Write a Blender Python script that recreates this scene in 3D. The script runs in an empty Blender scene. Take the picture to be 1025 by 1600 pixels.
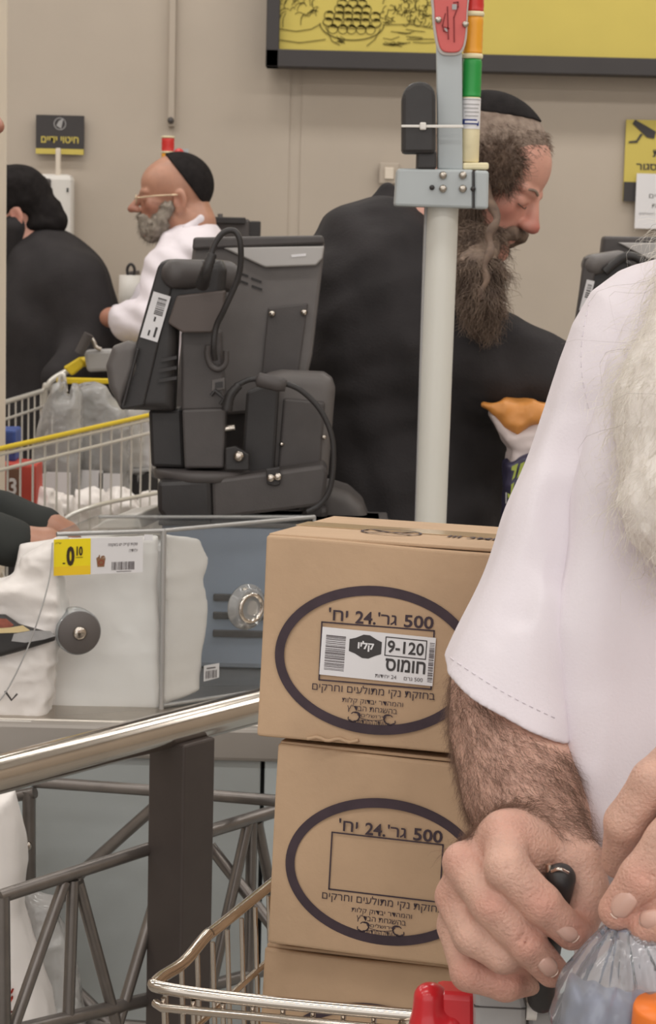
import bpy, bmesh, math, random
import numpy as np
from mathutils import Matrix, Vector
random.seed(7)
S = bpy.context.scene
COL = S.collection
# ---------------------------------------------------------------- camera
FPX = 3300.0
CAMH = 1.5
ROLL = 0.025
PITCH = math.atan(450/FPX)
def _cam_matrix():
    f = Vector((0, math.cos(PITCH), -math.sin(PITCH)))
    r = Vector((1, 0, 0)); u = r.cross(f)
    c, s = math.cos(ROLL), math.sin(ROLL)
    r2 = r*c + u*s
    u2 = u*c - r*s
    return Matrix(((r2.x, u2.x, -f.x), (r2.y, u2.y, -f.y), (r2.z, u2.z, -f.z)))
CR = _cam_matrix()
cd = bpy.data.cameras.new('camera'); cam = bpy.data.objects.new('camera', cd); COL.objects.link(cam)
cd.sensor_fit = 'VERTICAL'; cd.sensor_height = 24; cd.lens = FPX*24/1600
cam.matrix_world = Matrix.Translation((0, 0, CAMH)) @ CR.to_4x4()
cd.dof.use_dof = True; cd.dof.focus_distance = 1.9; cd.dof.aperture_fstop = 18
cd.clip_start = .05; cd.clip_end = 60
S.camera = cam
S.view_settings.view_transform = 'Standard'; S.view_settings.look = 'None'
S.view_settings.gamma = 1; S.view_settings.use_curve_mapping = False
S.view_settings.exposure = 0.12
# ---------------------------------------------------------------- world and lamps
w = bpy.data.worlds.new('world'); S.world = w; w.use_nodes = True
w.node_tree.nodes['Background'].inputs[0].default_value = (1, .975, .95, 1)
w.node_tree.nodes['Background'].inputs[1].default_value = 1.12
def area(x, y, sx, sy, watt, col=(1, .97, .93)):
    ld = bpy.data.lights.new('ceiling_lamp', 'AREA'); ld.shape = 'RECTANGLE'; ld.size = sx; ld.size_y = sy
    ld.energy = watt; ld.color = col
    o = bpy.data.objects.new('ceiling_lamp', ld); o.location = (x, y, 3.55); COL.objects.link(o)
    o['label'] = 'fluorescent ceiling lamp above the tills'; o['category'] = 'lamp'; o['group'] = 'ceiling lamps'
for y in (-1.6, .4, 2.6, 4.7, 6.1):
    for x in (-3.0, -.9, 1.2, 3.3):
        area(x, y, 1.5, .3, 15)

# ---------------------------------------------------------------- helpers
def P(px, py, Y):
    r = CR @ Vector(((px-512.5)/FPX, -(py-800)/FPX, -1))
    return Vector((0, 0, CAMH)) + r*(Y/r.y)
def PZ(px, py, z):
    r = CR @ Vector(((px-512.5)/FPX, -(py-800)/FPX, -1))
    return Vector((0, 0, CAMH)) + r*((z-CAMH)/r.z)
def s2l(c):
    out = []
    for v in c[:3]:
        v = v/255
        out.append(v/12.92 if v <= .04045 else ((v+.055)/1.055)**2.4)
    return (*out, 1)
MATS = {}
def mat(name, col, rough=.6, metal=0, bump=0, bscale=60, var=0, vscale=8, col2=None, trans=0, coat=0, emit=0, sss=0, fiber=False, tone=None, spec=.5, sheen=0):
    if name in MATS: return MATS[name]
    m = bpy.data.materials.new(name); m.use_nodes = True; MATS[name] = m
    nt = m.node_tree; b = nt.nodes['Principled BSDF']; L = nt.links
    c = s2l(col)
    b.inputs['Base Color'].default_value = c
    b.inputs['Roughness'].default_value = rough; b.inputs['Metallic'].default_value = metal
    b.inputs['Specular IOR Level'].default_value = spec
    if trans: b.inputs['Transmission Weight'].default_value = trans
    if coat: b.inputs['Coat Weight'].default_value = coat; b.inputs['Coat Roughness'].default_value = .1
    if sheen: b.inputs['Sheen Weight'].default_value = sheen
    if sss:
        b.inputs['Subsurface Weight'].default_value = sss; b.inputs['Subsurface Scale'].default_value = .01
        b.inputs['Subsurface Radius'].default_value = (1, .35, .2)
    if emit: b.inputs['Emission Color'].default_value = c; b.inputs['Emission Strength'].default_value = emit
    tc = nt.nodes.new('ShaderNodeTexCoord')
    src = None
    if var or col2:
        n = nt.nodes.new('ShaderNodeTexNoise'); n.inputs['Scale'].default_value = vscale; n.inputs['Detail'].default_value = 5
        L.new(tc.outputs['Object'], n.inputs['Vector'])
        if fiber:
            mp = nt.nodes.new('ShaderNodeMapping'); mp.inputs['Scale'].default_value = (1, 1, 12)
            L.new(tc.outputs['Object'], mp.inputs[0]); L.new(mp.outputs[0], n.inputs['Vector'])
        r = nt.nodes.new('ShaderNodeValToRGB'); L.new(n.outputs['Fac'], r.inputs[0])
        if col2: ca, cb = c, s2l(col2)
        else:
            ca = tuple(max(0, v*(1-var)) for v in c[:3])+(1,); cb = tuple(min(1, v*(1+var)) for v in c[:3])+(1,)
        r.color_ramp.elements[0].color = ca; r.color_ramp.elements[1].color = cb
        r.color_ramp.elements[0].position = .32; r.color_ramp.elements[1].position = .68
        L.new(r.outputs[0], b.inputs['Base Color']); src = r.outputs[0]
    if tone:
        at = nt.nodes.new('ShaderNodeAttribute'); at.attribute_name = 'tone'
        mx = nt.nodes.new('ShaderNodeMix'); mx.data_type = 'RGBA'
        L.new(at.outputs['Fac'], mx.inputs[0])
        if src: L.new(src, mx.inputs[6])
        else: mx.inputs[6].default_value = c
        mx.inputs[7].default_value = s2l(tone)
        L.new(mx.outputs[2], b.inputs['Base Color'])
    if bump:
        n2 = nt.nodes.new('ShaderNodeTexNoise'); n2.inputs['Scale'].default_value = bscale; n2.inputs['Detail'].default_value = 4
        L.new(tc.outputs['Object'], n2.inputs['Vector'])
        bp = nt.nodes.new('ShaderNodeBump'); bp.inputs['Strength'].default_value = bump; bp.inputs['Distance'].default_value = .003
        L.new(n2.outputs['Fac'], bp.inputs['Height']); L.new(bp.outputs[0], b.inputs['Normal'])
    return m
def clearmat(name, tint=(245, 248, 250), alpha=.18, rough=.08, fres=1.45, bump=0, bscale=30, fscale=1.0):
    """thin clear plastic sheet: mostly see-through, fresnel gloss, a little milky"""
    if name in MATS: return MATS[name]
    m = bpy.data.materials.new(name); m.use_nodes = True; MATS[name] = m
    nt = m.node_tree; L = nt.links; nt.nodes.clear()
    out = nt.nodes.new('ShaderNodeOutputMaterial'); tr = nt.nodes.new('ShaderNodeBsdfTransparent')
    gl = nt.nodes.new('ShaderNodeBsdfGlossy'); df = nt.nodes.new('ShaderNodeBsdfDiffuse')
    gl.inputs['Roughness'].default_value = rough; df.inputs[0].default_value = s2l(tint)
    tr.inputs[0].default_value = (.97, .98, .98, 1)
    fr = nt.nodes.new('ShaderNodeFresnel'); fr.inputs[0].default_value = fres
    a = nt.nodes.new('ShaderNodeMixShader'); a.inputs[0].default_value = alpha
    L.new(tr.outputs[0], a.inputs[1]); L.new(df.outputs[0], a.inputs[2])
    b = nt.nodes.new('ShaderNodeMixShader'); fm_ = nt.nodes.new('ShaderNodeMath'); fm_.operation = 'MULTIPLY'; fm_.inputs[1].default_value = fscale; L.new(fr.outputs[0], fm_.inputs[0]); L.new(fm_.outputs[0], b.inputs[0]); L.new(a.outputs[0], b.inputs[1]); L.new(gl.outputs[0], b.inputs[2])
    L.new(b.outputs[0], out.inputs[0])
    if bump:
        tc = nt.nodes.new('ShaderNodeTexCoord'); n2 = nt.nodes.new('ShaderNodeTexNoise'); n2.inputs['Scale'].default_value = bscale
        L.new(tc.outputs['Object'], n2.inputs['Vector']); bp = nt.nodes.new('ShaderNodeBump'); bp.inputs['Strength'].default_value = bump
        bp.inputs['Distance'].default_value = .01
        L.new(n2.outputs['Fac'], bp.inputs['Height'])
        for s in (gl, df): L.new(bp.outputs[0], s.inputs['Normal'])
        L.new(bp.outputs[0], fr.inputs['Normal'])
    return m
def tag(o, label, cat, group=None, kind=None):
    o['label'] = label; o['category'] = cat
    if group: o['group'] = group
    if kind: o['kind'] = kind
    return o
def thing(name, label, cat, loc, group=None):
    o = bpy.data.objects.new(name, None); o.empty_display_size = .05; COL.objects.link(o); o.location = loc
    return tag(o, label, cat, group)
def link(name, me, material, parent=None, world=True, label=None, kind=None):
    o = bpy.data.objects.new(name, me); COL.objects.link(o)
    if material:
        me.materials.clear()
        for m in (material if isinstance(material, (list, tuple)) else [material]): me.materials.append(m)
    if parent is not None:
        o.parent = parent
        if world:
            q = parent; t = Vector((0, 0, 0))
            while q is not None: t += q.location; q = q.parent
            o.location = -t
    if label: o['label'] = label
    if kind: o['kind'] = kind
    return o
class MB:
    def __init__(s): s.v = []; s.f = []; s.sm = []
    def add(s, v, f, smooth=False):
        n = len(s.v); s.v += [tuple(x) for x in v]; s.f += [tuple(i+n for i in q) for q in f]; s.sm += [smooth]*len(f); return s
    def box(s, c, d, bev=0, R=None):
        c = Vector(c); hx, hy, hz = d[0]/2, d[1]/2, d[2]/2
        bm = bmesh.new(); bmesh.ops.create_cube(bm, size=1)
        for v in bm.verts: v.co = Vector((v.co.x*d[0], v.co.y*d[1], v.co.z*d[2]))
        if bev: bmesh.ops.bevel(bm, geom=bm.edges[:], offset=bev, segments=2, affect='EDGES', profile=.5)
        s._bm(bm, R, c, False); return s
    def _bm(s, bm, R, c, smooth):
        bm.verts.ensure_lookup_table()
        vs = [((R @ v.co) if R else v.co) + c for v in bm.verts]
        s.add(vs, [[v.index for v in f.verts] for f in bm.faces], smooth); bm.free()
    def prism(s, pts, ext, bev=0, smooth=False):
        """polygon of 3-d points extruded by vector ext"""
        ext = Vector(ext); bm = bmesh.new()
        vs = [bm.verts.new(p) for p in pts]; f = bm.faces.new(vs)
        r = bmesh.ops.extrude_face_region(bm, geom=[f])
        for v in r['geom']:
            if isinstance(v, bmesh.types.BMVert): v.co += ext
        bmesh.ops.recalc_face_normals(bm, faces=bm.faces[:])
        if bev: bmesh.ops.bevel(bm, geom=bm.edges[:], offset=bev, segments=2, affect='EDGES', profile=.5, clamp_overlap=True)
        bm.verts.index_update(); s._bm(bm, None, Vector((0, 0, 0)), smooth); return s
    def tube(s, pts, r, n=8, closed=False, caps=True, rs=None):
        pts = [Vector(p) for p in pts]; m = len(pts)
        T = []
        for i in range(m):
            a = pts[(i-1) % m] if closed else pts[max(i-1, 0)]; b = pts[(i+1) % m] if closed else pts[min(i+1, m-1)]
            T.append((b-a).normalized())
        ref = Vector((0, 0, 1)) if abs(T[0].z) < .9 else Vector((1, 0, 0))
        N = (ref - T[0]*ref.dot(T[0])).normalized(); vs = []
        for i in range(m):
            N = (N - T[i]*N.dot(T[i])).normalized(); Bn = T[i].cross(N)
            rr = rs[i] if rs else r
            for k in range(n):
                a = 2*math.pi*k/n; vs.append(pts[i] + (N*math.cos(a)+Bn*math.sin(a))*rr)
        f = []
        for i in range(m if closed else m-1):
            j = (i+1) % m
            for k in range(n): f.append((i*n+k, i*n+(k+1) % n, j*n+(k+1) % n, j*n+k))
        s.add(vs, f, True)
        if caps and not closed:
            s.add([vs[k] for k in range(n)], [tuple(reversed(range(n)))]); s.add([vs[(m-1)*n+k] for k in range(n)], [tuple(range(n))])
        return s
    def lathe(s, prof, o, axis=(0, 0, 1), n=24, smooth=True):
        ax = Vector(axis).normalized(); o = Vector(o)
        ref = Vector((0, 0, 1)) if abs(ax.z) < .9 else Vector((1, 0, 0)); U = ax.cross(ref).normalized(); V = ax.cross(U)
        vs = []
        for r, z in prof:
            for k in range(n):
                a = 2*math.pi*k/n; vs.append(o + ax*z + (U*math.cos(a)+V*math.sin(a))*r)
        f = []
        for i in range(len(prof)-1):
            for k in range(n): f.append((i*n+k, (i+1)*n+k, (i+1)*n+(k+1) % n, i*n+(k+1) % n))
        f.append(tuple(range(n))); f.append(tuple(reversed(range((len(prof)-1)*n, len(prof)*n))))
        s.add(vs, f, smooth); return s
    def mesh(s, name):
        me = bpy.data.meshes.new(name); me.from_pydata(s.v, [], s.f); me.validate(); 
        if len(me.polygons) == len(s.sm): me.polygons.foreach_set('use_smooth', s.sm)
        me.update(); bm = bmesh.new(); bm.from_mesh(me); bmesh.ops.recalc_face_normals(bm, faces=bm.faces[:]); bm.to_mesh(me); bm.free()
        return me
    def build(s, name, m, parent=None, **kw): return link(name, s.mesh(name), m, parent, **kw)
def crom(pts, n=8):
    pts = [Vector(p) for p in pts]; q = [pts[0]*2-pts[1]] + pts + [pts[-1]*2-pts[-2]]; out = []
    for i in range(1, len(q)-2):
        for k in range(n):
            t = k/n; a, b, c, d = q[i-1:i+3]
            out.append(.5*((2*b)+(c-a)*t+(2*a-5*b+4*c-d)*t*t+(3*b-a-3*c+d)*t**3))
    out.append(pts[-1]); return out
def frame(o, ex, ey):
    ex = Vector(ex).normalized(); ey = (Vector(ey)-ex*Vector(ey).dot(ex)).normalized(); ez = ex.cross(ey)
    M = Matrix((ex, ey, ez)).transposed().to_4x4(); M.translation = Vector(o); return M
def text_mesh(body, w, h, off=0, shear=0):
    cu = bpy.data.curves.new('writing', 'FONT'); cu.body = body; cu.size = 1; cu.offset = off; cu.resolution_u = 3; cu.shear = shear
    o = bpy.data.objects.new('writing', cu); COL.objects.link(o)
    dg = bpy.context.evaluated_depsgraph_get(); me = bpy.data.meshes.new_from_object(o.evaluated_get(dg)); 
    COL.objects.unlink(o); bpy.data.objects.remove(o)
    v = np.empty(len(me.vertices)*3, dtype=np.float32); me.vertices.foreach_get('co', v); v = v.reshape(-1, 3)
    if len(v):
        lo, hi = v.min(0), v.max(0); s = np.array([w/(hi[0]-lo[0]), h/(hi[1]-lo[1]), 1]); c = (lo+hi)/2; c[2] = 0
        v = (v-c)*s; v[:, 2] = 0; me.vertices.foreach_set('co', v.astype(np.float32).ravel())
    return me
def heb(s): return s[::-1]
def write(body, M, x, y, w, h, m, parent, lift=.0006, off=.0, rot=0, name='writing', shear=0):
    me = text_mesh(body, w, h, off, shear); me.transform(M @ Matrix.Translation((x, y, lift)) @ Matrix.Rotation(rot, 4, 'Z'))
    return link(name, me, m, parent)
def flat(M, polys, m, name, parent, lift=.0005, world=True, th=.0):
    """flat print: list of 2-d polygons in frame M"""
    mb = MB()
    for pl in polys: mb.add([M @ Vector((x, y, lift)) for x, y in pl], [tuple(range(len(pl)))])
    return mb.build(name, m, parent, world=world)
def strip(pts, wd, closed=False):
    """2-d polyline -> list of quads of width wd"""
    out = []; n = len(pts)
    for i in range(n if closed else n-1):
        a = Vector(pts[i]); b = Vector(pts[(i+1) % n]); d = (b-a)
        if d.length < 1e-9: continue
        d.normalize(); nn = Vector((-d.y, d.x))*wd/2; e = d*wd*.3
        out.append([tuple(a-e+nn), tuple(a-e-nn), tuple(b+e-nn), tuple(b+e+nn)])
    return out
def rect(x0, y0, x1, y1): return [(x0, y0), (x1, y0), (x1, y1), (x0, y1)]
def ring2(cx, cy, rx, ry, ix, iy, n=72):
    o = []
    for i in range(n):
        a, b = 2*math.pi*i/n, 2*math.pi*(i+1)/n
        o.append([(cx+rx*math.cos(a), cy+ry*math.sin(a)), (cx+rx*math.cos(b), cy+ry*math.sin(b)), (cx+ix*math.cos(b), cy+iy*math.sin(b)), (cx+ix*math.cos(a), cy+iy*math.sin(a))])
    return o
def barcode(x0, y0, x1, y1, n, seed=1, vertical=True):
    rd = random.Random(seed); out = []; t = 0; L = (x1-x0) if vertical else (y1-y0); u = L/(n*2)
    while t < L-u*1.6:
        wv = u*rd.choice((.6, .9, 1.5)); g = u*rd.choice((.6, .9, 1.4))
        out.append(rect(x0+t, y0, x0+t+wv, y1) if vertical else rect(x0, y0+t, x1, y0+t+wv)); t += wv+g
    return out
# ------------------------------------------------ smooth solids: distance fields turned into one continuous surface
def _h(ix, iy, iz, s):
    n = (ix*374761393 + iy*668265263 + iz*1274126177 + s*362437) & 0x7fffffff
    n = ((n ^ (n >> 13))*1274126177) & 0x7fffffff
    return ((n ^ (n >> 16)) & 0xffff)/65535.0
def vnoise(p, s=0):
    i = np.floor(p).astype(np.int64); f = p-i; f = f*f*(3-2*f); r = 0
    for dx in (0, 1):
        for dy in (0, 1):
            for dz in (0, 1):
                wt = (f[:, 0] if dx else 1-f[:, 0])*(f[:, 1] if dy else 1-f[:, 1])*(f[:, 2] if dz else 1-f[:, 2])
                r = r + wt*_h(i[:, 0]+dx, i[:, 1]+dy, i[:, 2]+dz, s)
    return r*2-1
A = lambda v: np.array(v, dtype=np.float64)
class Fr:
    """local frame: x = the figure's left, y = forward, z = up"""
    def __init__(s, o, fwd, up=(0, 0, 1), sc=1.0):
        f = Vector(fwd).normalized(); u = Vector(up); u = (u-f*u.dot(f)).normalized(); x = f.cross(u)*-1
        s.o = A(o); s.R = A([x, f, u]); s.s = sc      # rows = axes
    def __call__(s, x, y, z): return s.o + (A([x, y, z])*s.s) @ s.R
def cap(a, b, ra, rb=None, k=.01, mode='u'):
    a = A(a); b = A(b); rb = ra if rb is None else rb; ba = b-a; bb = max(ba @ ba, 1e-12)
    def fn(p):
        q = p-a; t = np.clip((q @ ba)/bb, 0, 1)
        return np.sqrt(((q-t[:, None]*ba)**2).sum(1)) - (ra+(rb-ra)*t)
    return (fn, (a+b)/2, math.sqrt(bb)/2+max(ra, rb), k, mode)
def ell(c, r, R=None, k=.01, mode='u', sc=1.0):
    c = A(c); r = A(r)*sc; R = np.eye(3) if R is None else A(R)
    def fn(p):
        q = (p-c) @ R.T; k0 = np.sqrt(((q/r)**2).sum(1)); k1 = np.sqrt(((q/r**2)**2).sum(1))
        return k0*(k0-1)/np.maximum(k1, 1e-9)
    return (fn, c, r.max(), k, mode)
def half(o, n, k=.001, mode='i'):
    o = A(o); n = A(Vector(n).normalized())
    return (lambda p: (p-o) @ n, o, 1e9, k, mode)
def boxp(c, hs, R=None, rnd=.005, k=.01, mode='u'):
    c = A(c); hs = A(hs); R = np.eye(3) if R is None else A(R)
    def fn(p):
        q = np.abs((p-c) @ R.T)-hs+rnd
        return np.sqrt((np.maximum(q, 0)**2).sum(1))+np.minimum(q.max(1), 0)-rnd
    return (fn, c, math.sqrt((hs**2).sum()), k, mode)
def poly(pts, th, rnd=.01, k=.01, mode='u', yb=None):
    """extruded polygon in the X-Z plane (world points), centred on their Y; th = half thickness"""
    q2 = A([(v[0], v[2]) for v in pts]); yc = float(np.mean([v[1] for v in pts]))
    # plane fit Y = a + b X + c Z
    Mx = np.c_[np.ones(len(q2)), q2]; co, *_ = np.linalg.lstsq(Mx, A([v[1] for v in pts]), rcond=None)
    def fn(p):
        x = p[:, 0]; z = p[:, 2]; d = np.full(len(p), 1e9); ins = np.zeros(len(p), bool); n = len(q2); j = n-1
        for i in range(n):
            e = q2[j]-q2[i]; wx = x-q2[i, 0]; wz = z-q2[i, 1]
            t = np.clip((wx*e[0]+wz*e[1])/max(e @ e, 1e-12), 0, 1)
            d = np.minimum(d, (wx-e[0]*t)**2+(wz-e[1]*t)**2)
            c1 = (q2[i, 1] > z) != (q2[j, 1] > z)
            with np.errstate(divide='ignore', invalid='ignore'):
                xi = (q2[j, 0]-q2[i, 0])*(z-q2[i, 1])/(q2[j, 1]-q2[i, 1])+q2[i, 0]
            ins ^= c1 & (x < xi); j = i
        d2 = np.sqrt(d)*np.where(ins, -1, 1)+rnd
        dy = np.abs(p[:, 1]-(co[0]+co[1]*x+co[2]*z))-th+rnd
        return np.sqrt(np.maximum(d2, 0)**2+np.maximum(dy, 0)**2)+np.minimum(np.maximum(d2, dy), 0)-rnd
    c = A([q2[:, 0].mean(), yc, q2[:, 1].mean()])
    r = max(math.dist((v[0], v[1], v[2]), c) for v in pts)+th
    return (fn, c, r, k, mode)
def field(p, ops, bc=None, br=0):
    d = np.full(len(p), 1.0); hit = False
    for fn, c, r, k, mode in ops:
        if mode == 'd': 
            d = d+fn(p); continue
        if bc is not None and mode != 'i' and math.dist(bc, c)-r > br+k+.004: continue
        if mode == 'i' and not hit: continue
        e = fn(p)
        if mode == 'u':
            h = np.clip(.5+.5*(e-d)/k, 0, 1); d = e*(1-h)+d*h-k*h*(1-h); hit = True
        elif mode == 's':
            h = np.clip(.5-.5*(e+d)/k, 0, 1); d = d*(1-h)+(-e)*h+k*h*(1-h)
        else:
            h = np.clip(.5-.5*(e-d)/k, 0, 1); d = e*(1-h)+d*h+k*h*(1-h)
    return d
def solid(name, ops, h, tone=None):
    """surface nets over a sparse grid"""
    B = 16
    fin = [o for o in ops if o[4] == 'u']
    lo = np.min([A(o[1])-o[2]-.02 for o in fin], 0); hi = np.max([A(o[1])+o[2]+.02 for o in fin], 0)
    nb = np.ceil((hi-lo)/(B*h)).astype(int)+1
    g = np.stack(np.meshgrid(*[np.arange(n) for n in nb], indexing='ij'), -1).reshape(-1, 3)
    cen = lo+(g+.5)*B*h; rad = B*h*.866
    dv = field(cen, ops); g = g[np.abs(dv) < rad*1.5+.006]
    N = nb*B+2; s1, s2 = int(N[1]*N[2]), int(N[2])
    K = []; V = []; Q = []
    ii = np.stack(np.meshgrid(*[np.arange(B+1)]*3, indexing='ij'), -1).reshape(-1, 3)
    for b in g:
        base = b*B; c = lo+(b+.5)*B*h
        p = lo+(base+ii)*h
        v = field(p, ops, c, rad).reshape(B+1, B+1, B+1)
        ins = v < 0
        if ins.all() or not ins.any(): continue
        sm = np.zeros((B, B, B, 3)); cnt = np.zeros((B, B, B))
        gi, gj, gk = np.meshgrid(np.arange(B+1), np.arange(B+1), np.arange(B+1), indexing='ij')
        for ax in range(3):
            sl0 = [slice(None)]*3; sl1 = [slice(None)]*3; sl0[ax] = slice(0, B); sl1[ax] = slice(1, B+1)
            a = v[tuple(sl0)]; e = v[tuple(sl1)]; cr = (a < 0) != (e < 0)
            with np.errstate(divide='ignore', invalid='ignore'): t = np.where(cr, a/(a-e), 0)
            pos = np.stack([q[tuple(sl0)] for q in (gi, gj, gk)], -1).astype(float); pos[..., ax] += t
            o1, o2 = [q for q in range(3) if q != ax]
            for d1 in (0, 1):
                for d2 in (0, 1):
                    s = [slice(0, B)]*3; s[o1] = slice(d1, B+d1); s[o2] = slice(d2, B+d2); s = tuple(s)
                    cnt += cr[s]; sm += pos[s]*cr[s][..., None]
            # quads
            s = tuple([slice(0, B)]*3); c2 = cr[s]; idx = np.argwhere(c2)
            if len(idx):
                G = idx+base; flip = ~ins[s][c2]
                u_, v_ = (ax+1) % 3, (ax+2) % 3
                cs = []
                for du, dw in ((-1, -1), (0, -1), (0, 0), (-1, 0)):
                    H = G.copy(); H[:, u_] += du; H[:, v_] += dw; cs.append(H[:, 0]*s1+H[:, 1]*s2+H[:, 2])
                q = np.stack(cs, 1); q[flip] = q[flip][:, ::-1]; Q.append(q)
        act = np.argwhere(cnt > 0)
        G = act+base; K.append(G[:, 0]*s1+G[:, 1]*s2+G[:, 2])
        V.append(lo+(sm[cnt > 0]/cnt[cnt > 0][:, None]+base)*h)
    K = np.concatenate(K); V = np.concatenate(V); Q = np.concatenate(Q)
    o = np.argsort(K); K = K[o]; V = V[o]
    ix = np.clip(np.searchsorted(K, Q), 0, len(K)-1); ok = (K[ix] == Q).all(1); F = ix[ok]
    me = bpy.data.meshes.new(name); me.vertices.add(len(V)); me.vertices.foreach_set('co', V.astype(np.float32).ravel())
    me.loops.add(len(F)*4); me.loops.foreach_set('vertex_index', F.astype(np.int32).ravel())
    me.polygons.add(len(F)); me.polygons.foreach_set('loop_start', np.arange(0, len(F)*4, 4, dtype=np.int32))
    me.update(calc_edges=True); me.validate(); me.polygons.foreach_set('use_smooth', [True]*len(me.polygons))
    if tone is not None:
        a = me.attributes.new('tone', 'FLOAT', 'POINT'); a.data.foreach_set('value', tone(V).astype(np.float32))
    me.update()
    return me
def blob(name, ops, h, m, parent=None, tone=None, **kw): return link(name, solid(name, ops, h, tone), m, parent, **kw)
def tube_ops(pts, rs, k=.008):
    return [cap(pts[i], pts[i+1], rs[i], rs[i+1], k) for i in range(len(pts)-1)]
def wrinkle(amp, sc, seed=1, ax=(1, 1, 1)):
    ax = A(ax)
    def fn(p):
        q = p*sc*ax; return -amp*(1-2*np.abs(vnoise(q, seed)))-amp*.5*(1-2*np.abs(vnoise(q*2.1+5, seed+3)))
    return (fn, A([0, 0, 0]), 1e9, 0, 'd')
def folds(o, d, wl, amp, seed=0, along=None):
    """sinusoidal cloth folds across direction d"""
    o = A(o); d = A(Vector(d).normalized())
    def fn(p):
        t = (p-o) @ d; n = vnoise(p*7, seed)*1.6
        return amp*np.sin(2*math.pi*t/wl+n*2)*(.6+.4*vnoise(p*4+9, seed+1))
    return (fn, A([0, 0, 0]), 1e9, 0, 'd')
def strands(name, roots, dirs, length, rad, m, parent, curl=.3, grav=0, seed=1, seg=4, label=None, kind='stuff', lv=.4):
    """fine hairs as real three-sided tapering tubes"""
    rd = np.random.RandomState(seed); R = np.asarray(roots, float); D = np.asarray(dirs, float)
    D = D/np.maximum(np.linalg.norm(D, axis=1, keepdims=True), 1e-9); n = len(R)
    L = length*(1-lv+2*lv*rd.rand(n))[:, None]
    side = np.cross(D, [0.3, 0.2, 1.0]); side /= np.maximum(np.linalg.norm(side, axis=1, keepdims=True), 1e-9); s2_ = np.cross(D, side)
    ph = rd.rand(n, 1)*6.28; cv = (rd.rand(n, 1)*.7+.3)*curl
    P_ = []; t = np.linspace(0, 1, seg+1)
    for tt in t:
        w_ = cv*L*.5; q = R + D*L*tt + side*np.sin(ph+tt*5)*w_*tt + s2_*np.cos(ph*1.7+tt*4)*w_*tt; q[:, 2] -= (grav*L[:, 0]*tt*tt); P_.append(q)
    V = []; 
    for j, q in enumerate(P_):
        r = rad*(1-.75*t[j])
        for a in (0, 2.094, 4.189): V.append(q + side*math.cos(a)*r + s2_*math.sin(a)*r)
    V = np.stack(V, 1).reshape(-1, 3); nv = 3*(seg+1); F = []
    base = np.arange(n)*nv
    for j in range(seg):
        for a in range(3):
            b = (a+1) % 3; F.append(np.stack([base+j*3+a, base+j*3+b, base+(j+1)*3+b, base+(j+1)*3+a], 1))
    F = np.concatenate(F)
    me = bpy.data.meshes.new(name); me.vertices.add(len(V)); me.vertices.foreach_set('co', V.astype(np.float32).ravel())
    me.loops.add(len(F)*4); me.loops.foreach_set('vertex_index', F.astype(np.int32).ravel())
    me.polygons.add(len(F)); me.polygons.foreach_set('loop_start', np.arange(0, len(F)*4, 4, dtype=np.int32))
    me.update(calc_edges=True); me.polygons.foreach_set('use_smooth', [True]*len(F)); me.update()
    return link(name, me, m, parent, label=label, kind=kind)
def lay(N, d, lift):
    d = np.asarray(d, float)[None]-N*((N @ A(d))[:, None]); d /= np.maximum(np.linalg.norm(d, axis=1, keepdims=True), 1e-6)
    return d+N*lift
def sample(me, cond, n, seed=1):
    V = np.empty(len(me.vertices)*3, np.float32); me.vertices.foreach_get('co', V); V = V.reshape(-1, 3).astype(float)
    N = np.empty(len(me.vertices)*3, np.float32); me.vertices.foreach_get('normal', N); N = N.reshape(-1, 3).astype(float)
    ix = np.nonzero(cond(V, N))[0]
    if not len(ix): return np.zeros((0, 3)), np.zeros((0, 3))
    rd = np.random.RandomState(seed); ix = rd.choice(ix, n); return V[ix]+rd.randn(n, 3)*.0012, N[ix]
# ================================================================ materials
WALL = mat('wall_paint', (186, 174, 160), .85, var=.035, vscale=3, bump=.15, bscale=25)
CREAM = mat('cream_paint', (226, 214, 198), .7, var=.03)
FLOOR = mat('floor_tile', (150, 145, 138), .35, var=.08, vscale=2)
CEIL = mat('ceiling_white', (215, 215, 212), .8, var=.02)
CHROME = mat('polished_steel', (205, 196, 186), .16, 1.0, var=.03, vscale=20, bump=.02, bscale=12)
STEEL = mat('brushed_steel', (190, 182, 172), .32, 1.0, var=.05, vscale=30)
TUBEM = mat('grey_painted_tube', (128, 122, 118), .34, .75, var=.1, vscale=30)
POSTM = mat('post_brown_grey', (74, 66, 63), .5, .2, var=.06, vscale=20)
BLK = mat('black_plastic', (48, 45, 45), .45, var=.08, vscale=40, bump=.08, bscale=300)
DGP = mat('dark_grey_plastic', (78, 73, 72), .5, var=.06, vscale=30, bump=.12, bscale=500)
MGP = mat('mid_grey_plastic', (104, 99, 97), .5, var=.05, vscale=30, bump=.1, bscale=500)
LGP = mat('pale_grey_plastic', (166, 164, 163), .45, var=.04, vscale=20)
GREYM = mat('grey_enamel', (176, 182, 184), .42, var=.025, vscale=12)
COUNT = mat('counter_grey_panel', (176, 181, 181), .45, var=.06, vscale=2.5)
COUNT2 = mat('counter_pale_panel', (200, 208, 210), .45, var=.04, vscale=3)
WHITEP = mat('white_plastic', (226, 222, 216), .4, var=.02)
YEL = mat('yellow_plastic', (226, 196, 40), .4, var=.04)
RED = mat('red_plastic', (206, 34, 44), .28, var=.05, coat=.4)
CARD = mat('corrugated_cardboard', (190, 160, 130), .8, var=.05, vscale=18, bump=.25, bscale=90)
INK = mat('print_ink', (62, 48, 56), .7, var=.15, vscale=60)
PAPER = mat('label_paper', (228, 226, 228), .6, var=.01)
COAT = mat('black_coat_cloth', (53, 50, 51), .9, var=.14, vscale=14, bump=.3, bscale=220, spec=.25)
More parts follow.
